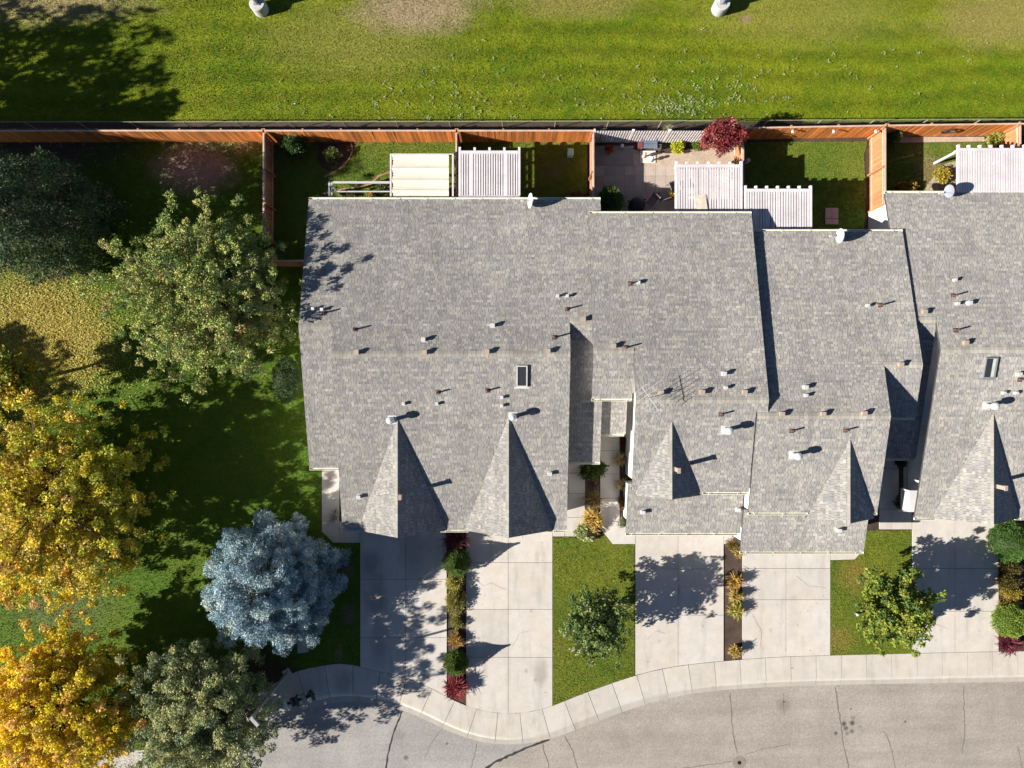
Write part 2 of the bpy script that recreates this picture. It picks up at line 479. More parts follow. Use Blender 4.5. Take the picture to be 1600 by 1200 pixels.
def resample(pts, n):
    """n+1 points equally spaced along a smoothed polyline"""
    a = np.array(pts, float)
    for _ in range(2):                                  # corner cutting
        q = np.repeat(a, 2, 0)[1:-1].copy()
        b = np.empty((2 * (len(a) - 1), 2)); b[0::2] = .75 * a[:-1] + .25 * a[1:]; b[1::2] = .25 * a[:-1] + .75 * a[1:]
        a = np.vstack([a[:1], b, a[-1:]])
    s = np.concatenate([[0], np.cumsum(np.hypot(*np.diff(a, axis=0).T))])
    t = np.linspace(0, s[-1], n + 1)
    return np.stack([np.interp(t, s, a[:, 0]), np.interp(t, s, a[:, 1])], 1)

back_w = np.array([pt2(*p) for p in SW_BACK]); front_w = np.array([pt2(*p) for p in SW_FRONT])
bs = resample(back_w, 600)
fs_dense = resample(front_w, 4000)
# pair each back point with the nearest kerb point so that the joints run square across
fr = []
last = 0
for p in bs:
    d = np.hypot(*(fs_dense - p).T); d[:last] = 1e9
    k = int(np.argmin(d)); last = k; fr.append(fs_dense[k])
fr = np.array(fr)
for _ in range(40): fr[1:-1] = .5 * fr[1:-1] + .25 * (fr[:-2] + fr[2:])
mid = (bs + fr) / 2
ms = np.concatenate([[0], np.cumsum(np.hypot(*np.diff(mid, axis=0).T))])
n_slab = int(round(ms[-1] / 1.53))
sidewalk = bpy.data.objects.new('sidewalk', None); COL.objects.link(sidewalk); sidewalk['kind'] = 'structure'
SECT = [(0, .02), (.73, .012), (.77, .006), (.85, -.085), (1.0, -.092)]
def at_len(a, t): return np.array([np.interp(t, ms, a[:, 0]), np.interp(t, ms, a[:, 1])])
for i in range(n_slab):
    t0, t1 = ms[-1] * i / n_slab + .012, ms[-1] * (i + 1) / n_slab - .012
    mb = MB(); vs = []; K = 3; J = len(SECT)
    for k in range(K):
        t = t0 + (t1 - t0) * k / (K - 1)
        b_, f_ = at_len(bs, t), at_len(fr, t)
        for s_, z in SECT:
            q = b_ + (f_ - b_) * s_
            vs.append((q[0], q[1], z))
    nb = len(vs)
    vs += [(x, y, -.3) for x, y, z in vs]
    fs = []
    for k in range(K - 1):
        for j in range(J - 1):
            fs.append((k * J + j, k * J + j + 1, (k + 1) * J + j + 1, (k + 1) * J + j))
    for k in range(K - 1):
        for j in (0, J - 1):
            fs.append((k * J + j, (k + 1) * J + j, nb + (k + 1) * J + j, nb + k * J + j))
    for k in (0, K - 1):
        for j in range(J - 1):
            fs.append((k * J + j, k * J + j + 1, nb + k * J + j + 1, nb + k * J + j))
    mb.add(vs, fs)
    o = mb.build('slab', M['walk'], sidewalk)
    o.data.materials.append(M['pan'])
    for pl in o.data.polygons:
        if pl.index < (K - 1) * (J - 1) and pl.index % (J - 1) == J - 2: pl.material_index = 1

# road: the grey older bulb of the cul-de-sac and the tan street, butted along a sealed seam
seam_px = [(858, 1156), (830, 1167), (800, 1180), (772, 1193), (740, 1215), (690, 1260), (640, 1330), (600, 1420), (560, 1560)]
def kerb_line(x0, x1):
    m_ = (bs + fr) / 2 * .3 + fr * .7
    return [tuple(p) for p in m_ if x0 <= p[0] <= x1]
sx = wx(858)
seam_w = [pt2(*p) for p in seam_px]
tan = kerb_line(sx + .05, 80) + [(wx(2300), wy(1560))] + [seam_w[-1]] + seam_w[::-1][1:-1] + [pt2(858, 1150)]
road = struct('road', MB().prism(tan, -.30, -.10), M['asphalt_tan'])
grey = kerb_line(-60, sx - .05) + [pt2(858, 1150)] + seam_w[1:] + [(wx(260), wy(1560)), (wx(230), wy(1300))]
road2 = struct('road', MB().prism(grey, -.30, -.10), M['asphalt_grey'])

def strip(mb, pts_px, w, z, wob=.0, rnd=None):
    pts = [Vector((*pt2(*p), z)) for p in pts_px]
    fine = []
    r_ = random.Random(int(pts_px[0][0] * 7 + pts_px[0][1]))
    for a, b in zip(pts, pts[1:]):
        n = max(1, int((b - a).length / .18))
        for k in range(n):
            q = a.lerp(b, k / n)
            d = (b - a).normalized(); nrm = Vector((-d.y, d.x, 0))
            fine.append(q + nrm * r_.uniform(-wob, wob))
    fine.append(pts[-1])
    vs = []
    for i, p in enumerate(fine):
        d = (fine[min(i + 1, len(fine) - 1)] - fine[max(i - 1, 0)]).normalized()
        nrm = Vector((-d.y, d.x, 0)); ww = w * r_.uniform(.6, 1.3) / 2
        vs += [tuple(p - nrm * ww), tuple(p + nrm * ww)]
    mb.add(vs, [(2 * i, 2 * i + 2, 2 * i + 3, 2 * i + 1) for i in range(len(fine) - 1)])

for pts, w, mat, par in (
    ([(628, 1112), (617, 1140), (613, 1152), (606, 1178), (603, 1200), (601, 1240)], .10, 'seal', road2),
    ([(690, 1140), (672, 1165), (664, 1185)], .025, 'crack', road2),
    ([(745, 1164), (741, 1180), (735, 1202), (732, 1240)], .03, 'crack', road2),
    ([(848, 1163), (850, 1178), (856, 1190), (858, 1204), (862, 1250)], .045, 'crack', road),
    ([(883, 1151), (890, 1165), (896, 1178), (903, 1202), (915, 1250)], .045, 'crack', road),
    ([(1141, 1084), (1143, 1100), (1144, 1120), (1146, 1150), (1153, 1178)], .05, 'crack', road),
    ([(1307, 1075), (1309, 1097), (1313, 1118), (1316, 1140), (1318, 1162), (1323, 1182), (1330, 1215)], .055, 'crack', road),
    ([(1382, 1143), (1390, 1158), (1396, 1180), (1401, 1205)], .035, 'crack', road),
    ([(1507, 1072), (1508, 1110), (1509, 1150), (1505, 1178)], .035, 'crack', road),
    ([(1145, 1191), (1110, 1196), (1070, 1201), (1020, 1210)], .04, 'crack', road),
    ([(1165, 1180), (1195, 1171), (1235, 1164)], .025, 'crack', road),
    ([(1225, 1085), (1226, 1120)], .025, 'crack', road),
    ([(1592, 1168), (1597, 1190), (1604, 1215)], .035, 'crack', road)):
    mb = MB(); strip(mb, pts, w, -.094, .03 if w < .09 else .02)
    mb.build('tar_seal' if mat == 'seal' else 'crack', M[mat], par)
mb = MB(); strip(mb, seam_px[:7], .16, -.095, .03)
mb.build('tar_seal', M['seal'], road)
mc = thing('valve_cover', 'small round dark iron valve cover in its concrete ring in the street', 'valve cover', (*pt2(1156, 1193), -.1))
cx, cy = pt2(1156, 1193)
MB().lathe([(.40, 0), (.40, .008), (.12, .012)], cx, cy, -.1, 28).build('collar', std('collar_concrete', (.22, .19, .16), .9, .15, 5), mc)
MB().lathe([(.115, 0), (.115, .02), (.06, .024), (0.02, .024)], cx, cy, -.1, 18).build('lid', M['black'], mc)

# ------------------------------------------------------------------ soil, lawns and beds
def sw_edge(x0, x1, n=24, dy=0.0):
    return [pt2(x0 + (x1 - x0) * i / n, sw_back(x0 + (x1 - x0) * i / n) + dy) for i in range(n + 1)]
soil = struct('soil', MB().prism([(wx(-1200), wy(191)), (wx(-1200), wy(1300)), pt2(250, 1262)] + sw_edge(256, 2290, 160, -.3) + [(wx(2290), wy(191))], -.33, -.03), M['soil'])
field = struct('field', MB().prism([(-130, wy(190.5)), (130, wy(190.5)), (130, 150), (-130, 150)], -.3, 0), M['field'])
LAWNS = {}
left_poly = [pt2(-1000, 212), pt2(-1000, 1290), pt2(236, 1290), pt2(250, 1255)] + [pt2(x, sw_back(x) - .5) for x in (268, 300, 335, 372, 405, 437.8, 462.5, 483, 501, 524, 538, 552, 562)] + [pt2(562, 849), pt2(520, 849), pt2(502, 830), pt2(502, 700), pt2(500, 700), pt2(500, 400), pt2(424, 400), pt2(424, 212)]
left_lawn = struct('lawn', MB().prism(left_poly, -.2, 0), M['lawn']); LAWNS['left'] = (left_poly, 0)
def sl(name, px, mat):
    poly = [pt2(*p) for p in px]
    LAWNS[name] = (poly, 0)
    return struct('lawn', MB().prism(poly, -.2, 0), M[mat])
sl('yard1', [(424, 214), (424, 400), (500, 400), (500, 340), (720, 340), (720, 222), (560, 222), (549, 238), (543, 250), (530, 262), (515, 268), (503, 262), (494, 246), (500, 224), (484, 214)], 'yard')
sl('yard2', [(724, 221), (918, 221), (918, 300), (912, 305), (860, 308), (840, 330), (724, 330)], 'yard')
sl('yard4', [(1153, 222), (1355, 221), (1355, 226), (1350, 240), (1353, 300), (1350, 360), (1153, 360)], 'yard')
sl('yard5', [(1362, 224), (1540, 222), (1545, 300), (1445, 308), (1420, 300), (1362, 300)], 'yard')
sl('frontA', [(864, 840), (897, 838.5), (900, 842), (935, 842), (942, 833), (957, 850.5), (991.5, 850.5)] + [(x, sw_back(x) - .4) for x in (991.5, 970, 950, 930, 900, 880, 864)], 'front')
sl('frontB', [(1297.5, 876), (1335, 875), (1351, 859), (1353, 829), (1424, 828)] + [(x, sw_back(x) - .4) for x in (1424, 1380, 1340, 1297.5)], 'front')

# ------------------------------------------------------------------ driveways and paths, each slab its own piece
def paving(name, polys, mat, z=.02):
    e = bpy.data.objects.new(name, None); COL.objects.link(e); e['kind'] = 'structure'
    for poly in polys:
        w = [pt2(*p) for p in poly]
        MB().prism(w, -.2, z).build('slab', M[mat], e)
    return e
g = .28
def drive(x0, xm, x1, ys):
    out = []
    for xa, xb in ((x0, xm - g), (xm + g, x1)):
        for i, ya in enumerate(ys):
            yb = ys[i + 1] - g if i + 1 < len(ys) else None
            ya_ = ya + (g if i else 0)
            if yb: out.append([(xa, ya_), (xb, ya_), (xb, yb), (xa, yb)])
            else:
                n = 8
                out.append([(xa, ya_), (xb, ya_)] + [(xb + (xa - xb) * k / n, sw_back(xb + (xa - xb) * k / n) - .55) for k in range(n + 1)])
    return out
paving('driveway', drive(563, 634, 698, (812, 905, 996)), 'drive')
paving('driveway', drive(728.5, 794, 863, (812, 879, 952, 1027)), 'drive')
paving('driveway', drive(993, 1059.5, 1130.5, (815, 889, 961)), 'drive')
paving('driveway', drive(1160, 1228, 1297, (845, 888, 937)), 'drive')
paving('driveway', drive(1425.3, 1492, 1560, (805, 888, 955)), 'drive')
paving('driveway', drive(1602, 1668, 1735, (805, 888, 955)), 'drive')
paving('path', [[(503, 700), (530, 700), (530, 848), (521, 848), (503, 830)], [(530.5, 815), (562.4, 815), (562.4, 848), (530.5, 848)]], 'path')
paving('path', [[(888, 690), (914, 690), (914, 739), (888, 739)], [(888, 739.6), (914, 739.6), (914, 771), (888, 771)], [(886, 771.6), (914, 771.6), (914, 808), (886, 808)],
                [(863.6, 808.6), (882, 808.6), (882, 838), (863.6, 838)], [(882.6, 808.6), (914, 808.6), (914, 838), (882.6, 838)]], 'path')
paving('path', [[(938, 640), (968, 640), (968, 704), (938, 704)], [(938, 704.6), (968, 704.6), (968, 740), (938, 740)], [(938, 740.6), (968, 740.6), (968, 778), (938, 778)],
                [(938, 778.6), (968, 778.6), (968, 822), (992.5, 822), (992.5, 850), (957, 850), (938, 826)]], 'path')
paving('path', [[(1374, 690), (1404, 690), (1404, 732), (1374, 732)], [(1374, 732.6), (1404, 732.6), (1404, 795), (1374, 795)], [(1374, 795.6), (1424.6, 795.6), (1424.6, 827), (1374, 827)],
                [(1412, 690), (1436, 690), (1436, 795), (1412, 795)], [(1297.6, 858), (1350, 858), (1335, 874), (1297.6, 875)]], 'path')
paving('path', [[(1131, 832), (1158, 832), (1158, 850), (1131, 850)]], 'path')
# patio of pavers in the third yard (a brick edge strip and a concrete-paver field)
pat = bpy.data.objects.new('patio', None); COL.objects.link(pat); pat['kind'] = 'structure'
X0, X1, Y0, Y1 = wx(928), wx(1160), wy(345), wy(259)
s_ = .62
nx, ny = int((X1 - X0) / s_), int((Y1 - Y0) / s_) + 1
for i in range(nx + 1):
    for j in range(ny):
        x0, x1 = X0 + i * s_, min(X0 + (i + 1) * s_, X1) - .012
        y0, y1 = Y1 - (j + 1) * s_ + .012, Y1 - j * s_
        MB().prism([(x0, y0), (x1, y0), (x1, y1), (x0, y1)], -.1, .015 + random.uniform(0, .006)).build('paver', M['patio'], pat)
struct('gravel', MB().prism(pp((990, 234), (1045, 240), (1100, 228), (1155, 226), (1155, 260), (990, 258.6)), -.15, .012), M['gravel'])
struct('gravel', MB().prism(pp((928, 228), (990, 228), (990, 258.6), (928, 258.6)), -.15, .010), std('paver_fines', (.27, .23, .21), .9, .12, 2, .15, 25, .3))
struct('gravel', MB().prism(pp((1395, 214), (1538, 214), (1538, 221), (1395, 223)), -.15, .014), M['gravel'])
struct('gravel', MB().prism(pp((1446, 292), (1476, 256), (1497, 250), (1540, 300), (1446, 306)), -.15, .014), M['gravel'])
struct('gravel', MB().prism(pp((150, 1172), (228, 1172), (240, 1260), (140, 1260)), -.15, .014), M['path'])

hair = bpy.data.objects.new('concrete_cracks', None); COL.objects.link(hair); hair['kind'] = 'structure'
for pts in ([(742, 905), (756, 915), (768, 911), (790, 921)], [(800, 1010), (812, 990), (830, 984)], [(1010, 1000), (1026, 985), (1040, 990)], [(1175, 960), (1190, 985), (1188, 1010)], [(1245, 900), (1262, 915), (1290, 918)], [(1440, 985), (1460, 975), (1480, 982)]):
    mb = MB(); strip(mb, pts, .012, .026, .02); mb.build('crack', M['crack'], hair)

# ------------------------------------------------------------------ houses
PITCH = .26
class Plane:                                   # z = s*y + c
    def __init__(s, sl, c): s.s, s.c = sl, c
    def z(s, y): return s.s * y + s.c
    def hit(s, px, py):
        kx, ky = (px - 800) / F, (600 - py) / F
        d = (H - s.c) / (1 + s.s * ky)
        return kx * d, ky * d, H - d
def back_plane(py_e, ze):
    return Plane(-PITCH, ze + PITCH * wy(py_e, ze))
def front_plane(bp, py_r):
    x, y, z = bp.hit(800, py_r)
    return Plane(PITCH, z - PITCH * y), y, z

SHCOL = np.array([(.295, .284, .270), (.328, .315, .291), (.262, .258, .256), (.352, .335, .302), (.305, .284, .273), (.238, .237, .241), (.372, .356, .326), (.277, .270, .260)])
SHP = np.array([.2, .17, .16, .12, .12, .1, .06, .07])

def clip_poly(sub, clip):
    """Sutherland-Hodgman, both lists of (u, v), clip counter-clockwise"""
    out = sub
    n = len(clip)
    for i in range(n):
        ax, ay = clip[i]; bx, by = clip[(i + 1) % n]
        inp = out; out = []
        if not inp: return out
        def side(p): return (bx - ax) * (p[1] - ay) - (by - ay) * (p[0] - ax)
        for j in range(len(inp)):
            p, q = inp[j - 1], inp[j]
            sp, sq = side(p), side(q)
            if (sp >= 0) != (sq >= 0):
                t = sp / (sp - sq)
                out.append((p[0] + (q[0] - p[0]) * t, p[1] + (q[1] - p[1]) * t))
            if sq >= 0: out.append(q)
    return out

def shingle_face(mb, pts, lift=.004, tilt=1.0):
    """courses of shingle tabs over a convex planar polygon; each tab a tilted plate with its own butt edge and tint"""
    pts = [Vector(p) for p in pts]
    n = None
    for i in range(1, len(pts) - 1):
        n = (pts[i] - pts[0]).cross(pts[i + 1] - pts[0])
        if n.length > 1e-6: break
    n.normalize()
    if n.z < 0: n = -n
    down = (Vector((0, 0, -1)) + n * n.z).normalized()
    t = n.cross(down).normalized()
    up = -down
    o = pts[0]
    poly = [((p - o).dot(t), (p - o).dot(up)) for p in pts]
    a = sum(poly[i][0] * poly[(i + 1) % len(poly)][1] - poly[(i + 1) % len(poly)][0] * poly[i][1] for i in range(len(poly)))
    if a < 0: poly = poly[::-1]
    us = [p[0] for p in poly]; vs_ = [p[1] for p in poly]
    E = .14
    v = min(vs_)
    row = 0
    npoly = len(poly)
    edges = [(poly[i], poly[(i + 1) % npoly]) for i in range(npoly)]
    while v < max(vs_):
        # span of the polygon in this course
        xs = []
        for (x0, y0), (x1, y1) in edges:
            for vv in (v, v + E):
                if (y0 - vv) * (y1 - vv) < 0:
                    xs.append(x0 + (x1 - x0) * (vv - y0) / (y1 - y0))
            for (x, y) in ((x0, y0), (x1, y1)):
                if v - 1e-6 <= y <= v + E + 1e-6: xs.append(x)
        if xs:
            u = min(xs) - random.uniform(0, .3); umax = max(xs)
            band = random.uniform(.95, 1.05)
            while u < umax:
                w = random.choice((.14, .17, .2, .23, .27)) * random.uniform(.9, 1.1)
                c = SHCOL[pick8()]
                k = band * random.uniform(.92, 1.08)
                col = (c[0] * k, c[1] * k, c[2] * k)
                h0 = lift + .004 + tilt * random.choice((.005, .005, .013, .016)); h1 = lift + .003 + (1 - tilt) * .003
                q = [(u, v), (u + w - .014, v), (u + w - .014, v + E), (u, v + E)]
                inside = all(all((b[0] - a_[0]) * (p[1] - a_[1]) - (b[1] - a_[1]) * (p[0] - a_[0]) >= -1e-6 for a_, b in edges) for p in q)
                r = q if inside else clip_poly(q, poly)
                if len(r) >= 3:
                    vv = []
                    for (uu, v2) in r:
                        f = (v2 - v) / E
                        p = o + t * uu + up * v2 + n * (h0 + (h1 - h0) * f)
                        vv.append((p.x, p.y, p.z))
                    fs = [tuple(range(len(r)))]
                    if inside:
                        for (uu, v2) in (q[0], q[1]):
                            p = o + t * uu + up * v2 + n * (lift - .012)
                            vv.append((p.x, p.y, p.z))
                        fs.append((4, 5, 1, 0))
                    mb.add(vv, fs, col)
                u += w
        v += E
        row += 1

_p8 = np.cumsum(SHP)
def pick8():
    x = random.random()
    for i in range(8):
        if x < _p8[i]: return i
    return 7

def gutter(parent, xl, xr, y, z, sgn=-1, name='gutter', hang=True):
    """open trough along an eave; sgn -1 hangs in front of the lower edge (towards -y)"""
    mb = MB()
    w, h, t = .12, .10, .008
    y0, y1 = y, y + sgn * w
    ya, yb = min(y0, y1), max(y0, y1)
    cx = (xl + xr) / 2; L = xr - xl
    mb.box(cx, (ya + yb) / 2, z - h, L, w, t)
    mb.box(cx, ya, z - h / 2 + .002, L, t * 3.2, h)
    mb.box(cx, yb, z - h / 2 + .002, L, t * 3.2, h)
    for x in (xl, xr): mb.box(x, (ya + yb) / 2, z - h / 2, t, w, h)
    if hang:
        x = xl + .3
        while x < xr - .1:
            mb.box(x, (ya + yb) / 2, z + .012, .035, w + .06, .012, rz=.35)
            x += 1.55
    return mb.build(name, M['gutter'], parent)

def ridge_caps(mb, xl, xr, y, z, slope=PITCH):
    x = xl
    while x < xr - .05:
        L = min(.22, xr - x)
        k = random.uniform(.9, 1.25); c = (.305 * k, .288 * k, .258 * k)
        h = .026 + random.uniform(0, .012)
        d = .16
        mb.add([(x, y, z + h), (x + L - .01, y, z + h), (x + L - .01, y - d, z + h - d * slope - .006), (x, y - d, z + h - d * slope - .006),
                (x + L - .01, y + d, z + h - d * slope - .006), (x, y + d, z + h - d * slope - .006)], [(3, 2, 1, 0), (0, 1, 4, 5)], c)
        x += L
def ridge_caps_y(mb, x, y0, y1, z, slope):
    y = min(y0, y1); ye = max(y0, y1)
    while y < ye - .05:
        L = min(.22, ye - y)
        k = random.uniform(.9, 1.2); c = (.29 * k, .275 * k, .25 * k)
        h = .026; d = .13
        mb.add([(x, y, z + h), (x, y + L - .01, z + h), (x - d, y + L - .01, z + h - d * slope), (x - d, y, z + h - d * slope),
                (x + d, y + L - .01, z + h - d * slope), (x + d, y, z + h - d * slope)], [(0, 1, 2, 3), (5, 4, 1, 0)], c)
        y += L

class House:
    def __init__(s, label, x, y):
        s.t = thing('townhouse', label, 'house', (x, y, 0), 'attached single-storey townhouses with grey shingle roofs')
        s.roof = None
        s.sh = MB(); s.deck = MB(); s.caps = MB(); s.walls = MB()
    def face(s, pts, lift=.004, tilt=1.0):
        s.deck.slab([(p[0], p[1], p[2]) for p in pts], .13)
        shingle_face(s.sh, pts, lift, tilt)
    def rect(s, pl, xl, xr, yb, yf):
        s.face([(xl, yb, pl.z(yb)), (xr, yb, pl.z(yb)), (xr, yf, pl.z(yf)), (xl, yf, pl.z(yf))])
    def block(s, xl, xr, bp, yb, yr, fp, yf, ins=(.12, .12, .45, .45)):
        """gabled wall body under one back slope and one front slope"""
        l, r, b, f = ins
        xl += l; xr -= r; yb -= b; yf += f
        d = .15
        prof = [(yb, 0), (yb, bp.z(yb) - d), (yr, bp.z(yr) - d), (yf, fp.z(yf) - d), (yf, 0)]
        n = len(prof)
        vs = [(xl, y, z) for y, z in prof] + [(xr, y, z) for y, z in prof]
        s.walls.add(vs, [tuple(range(n)), tuple(range(2 * n - 1, n - 1, -1))] + [(i, n + i, n + (i + 1) % n, (i + 1) % n) for i in range(n)])
    def shed(s, xl, xr, fp, yb, yf, ins=(.12, .12, .0, .45)):
        xl += ins[0]; xr -= ins[1]; yb -= ins[2]; yf += ins[3]
        d = .15
        prof = [(yb, 0), (yb, fp.z(yb) - d), (yf, fp.z(yf) - d), (yf, 0)]
        vs = [(xl, y, z) for y, z in prof] + [(xr, y, z) for y, z in prof]
        s.walls.add(vs, [(0, 1, 2, 3), (7, 6, 5, 4)] + [(i, 4 + i, 4 + (i + 1) % 4, (i + 1) % 4) for i in range(4)])
    def gable(s, fp, xr_, y_start, y_front, hw):
        zr = fp.z(y_start); zf = fp.z(y_front)
        A, E = (xr_, y_start, zr), (xr_, y_front - .08, zr)
        Rr, L = (xr_ + hw, y_front - .02, zf), (xr_ - hw, y_front - .02, zf)
        sh = [(p[0], p[1], p[2] + .02) for p in (A, E, Rr)]; s.face(sh, .004, .35)
        sh = [(p[0], p[1], p[2] + .02) for p in (A, L, E)]; s.face(sh)
        ridge_caps_y(s.caps, xr_, y_start, y_front - .08, zr + .02, (zr - zf) / hw)
        yw = y_front + .22
        s.walls.add([(xr_ - hw + .3, yw, zf - .25), (xr_ + hw - .3, yw, zf - .25), (xr_, yw, zr - .3), (xr_ - hw + .3, yw + .12, zf - .25), (xr_ + hw - .3, yw + .12, zf - .25), (xr_, yw + .12, zr - .3)],
                    [(0, 1, 2), (5, 4, 3), (0, 3, 4, 1), (1, 4, 5, 2), (2, 5, 3, 0)])
        return zr, zf
    def finish(s):
        s.walls.build('wall', M['wall'], s.t)
        s.roof = s.deck.build('roof', M['deck'], s.t)
        o = s.sh.build('shingles', M['shingle'], s.roof); o['kind'] = 'stuff'
        o = s.caps.build('ridge_caps', M['shingle'], s.roof); o['kind'] = 'stuff'

# ---- first house (left)
bp1 = back_plane(312, 2.9)
f1, yr1, zr1 = front_plane(bp1, 553)
f1l, yr1l, zr1l = front_plane(bp1, 510)
f1r, yr1r, zr1r = front_plane(bp1, 502)
yb1 = wy(312, 2.9)
h1 = House('widest grey-roofed townhouse on the left, with a flat skylight and two front gables', -3, 0)
XL, XML, XMR, XR = -11.43, -9.6, 3.1, 4.97
h1.rect(bp1, XL, XR, yb1, yr1r)
h1.rect(bp1, XL, XMR, yr1r, yr1l)
h1.rect(bp1, XML, XMR, yr1l, yr1)
ylf = f1l.hit(475, 731)[1]; yrf = f1r.hit(915, 722)[1]; yf1 = f1.hit(620, 828)[1]
h1.rect(f1l, XL, XML + .05, yr1l, ylf)
h1.rect(f1r, XMR - .05, XR, yr1r, yrf)
h1.rect(f1, XML, XMR, yr1, yf1)
zr, zf = h1.gable(f1, f1.hit(622, 655)[0] - .02, f1.hit(622, 655)[1], yf1, 2.5)
h1.gable(f1, f1.hit(795, 652)[0], f1.hit(795, 652)[1], yf1, 2.5)
ridge_caps(h1.caps, XML, XMR, yr1, zr1); ridge_caps(h1.caps, XL, XML, yr1l, zr1l); ridge_caps(h1.caps, XMR, XR, yr1r, zr1r)
h1.block(XML, XMR, bp1, yb1, yr1, f1, yf1, (.3, .3, .45, .5))
h1.block(XL, XML, bp1, yb1, yr1l, f1l, ylf, (.35, -.5, .45, .4))
h1.shed(XMR - .4, XR - .35, f1r, yr1r, yrf + 1.6)
h1.finish()
gutter(h1.t, XL, XR, yb1, 2.9, +1)
gutter(h1.t, XL, XML - .02, ylf, f1l.z(ylf), -1, hang=False)
gutter(h1.t, XML, wx(562, 2.6), yf1, f1.z(yf1), -1, hang=False)
gutter(h1.t, wx(688, 2.6), wx(732, 2.6), yf1, f1.z(yf1), -1)
gutter(h1.t, wx(856, 2.6), XMR, yf1, f1.z(yf1), -1)
gutter(h1.t, XMR + .02, XR, yrf, f1r.z(yrf), -1)

# ---- second house
bp2 = back_plane(334, 3.3)
f2, yr2, zr2 = front_plane(bp2, 625)
f2l, yr2l, zr2l = front_plane(bp2, 548)
yb2 = wy(334, 3.3)
h2 = House('townhouse with the wire aerial on its roof and one narrow front gable', 9, 0)
X2L, X2M, X2R, X2R2 = 4.3, 6.45, 13.33, 12.72
h2.rect(bp2, X2L, X2R, yb2, yr2l)
h2.rect(bp2, X2M - .02, X2R, yr2l, yr2)
y2lf = f2l.hit(955, 623)[1]
h2.rect(f2l, X2L, X2M, yr2l, y2lf)
y2s = f2.hit(1190, 643)[1]; y2f = f2.hit(1130, 769)[1]
h2.rect(f2, X2M - .02, X2R, yr2, y2s)
h2.rect(f2, X2M - .02, X2R2, y2s, y2f)
h2.gable(f2, f2.hit(1050, 660)[0], f2.hit(1050, 660)[1], y2f - .15, 1.78)
pporch = Plane(PITCH, 2.75 - PITCH * wy(678, 2.75))
ypf = wy(678, 2.75)
h2.rect(pporch, wx(934, 2.9), X2M - .03, ypf + 2.6, ypf)
pg2 = Plane(PITCH, 2.75 - PITCH * wy(833, 2.75)); yg2 = wy(833, 2.75)
h2.rect(pg2, 6.43, 12.88, yg2 + 2.9, yg2)
ridge_caps(h2.caps, X2M, X2R, yr2, zr2); ridge_caps(h2.caps, X2L, X2M, yr2l, zr2l)
h2.block(X2M, X2R2 + .1, bp2, yb2, yr2, f2, y2f, (.40, .2, .45, .4))
h2.block(X2L, X2M, bp2, yb2, yr2l, f2l, y2lf, (.3, -.5, .45, .3))
h2.block(X2R2 - .5, X2R, bp2, yb2, yr2, f2, y2s, (.2, .25, .45, .1))
h2.shed(6.43, 12.88, pg2, yg2 + 2.6, yg2, (.3, .3, 0, .45))
h2.finish()
gutter(h2.t, X2L, X2R, yb2, 3.3, +1)
gutter(h2.t, X2L - .03, X2M - .02, y2lf, f2l.z(y2lf), -1)
gutter(h2.t, wx(939, 2.75), X2M - .12, ypf, 2.75, -1)
gutter(h2.t, wx(1097, 4.5), X2R2 - .03, y2f, f2.z(y2f), -1)
gutter(h2.t, X2R2 + .1, X2R, y2s, f2.z(y2s), -1, hang=False)
gutter(h2.t, 6.43, 12.75, yg2, 2.75, -1)

# ---- third house
bp3 = back_plane(362, 3.2)
f3, yr3, zr3 = front_plane(bp3, 650)
f3r, yr3r, zr3r = front_plane(bp3, 570)
yb3 = wy(362, 3.2)
h3 = House('townhouse whose grey roof steps down at its right end, behind the leaning green tree', 17, 0)
X3L, X3M, X3R = 12.77, 19.73, 21.8
h3.rect(bp3, X3L, X3R, yb3, yr3r)
h3.rect(bp3, X3L, X3M, yr3r, yr3)
y3rf = f3r.hit(1410, 652)[1]; y3f = f3.hit(1250, 801)[1]
h3.rect(f3r, X3M - .05, X3R, yr3r, y3rf)
h3.rect(f3, X3L, X3M, yr3, y3f)
h3.gable(f3, f3.hit(1328, 688)[0], f3.hit(1328, 688)[1], y3f - .3, 1.85)
pg3 = Plane(PITCH, 2.75 - PITCH * wy(862, 2.75)); yg3 = wy(862, 2.75)
h3.rect(pg3, 12.88, 19.85, yg3 + 2.5, yg3)
ridge_caps(h3.caps, X3L, X3M, yr3, zr3); ridge_caps(h3.caps, X3M, X3R, yr3r, zr3r)
h3.block(X3L, X3M, bp3, yb3, yr3, f3, y3f, (.2, .25, .5, .08))
h3.block(X3M, X3R, bp3, yb3, yr3r, f3r, y3rf, (-.5, .3, .5, .3))
h3.shed(12.88, 19.85, pg3, yg3 + 2.3, yg3, (.3, .3, 0, .45))
h3.finish()
gutter(h3.t, X3L + .4, X3R, yb3, 3.2, +1)
gutter(h3.t, X3L, wx(1260, 4.3), y3f, f3.z(y3f), -1)
gutter(h3.t, wx(1352, 4.3), X3M, y3f, f3.z(y3f), -1, hang=False)
gutter(h3.t, X3M + .05, X3R, y3rf, f3r.z(y3rf), -1)
gutter(h3.t, 12.88, 19.85, yg3, 2.75, -1)

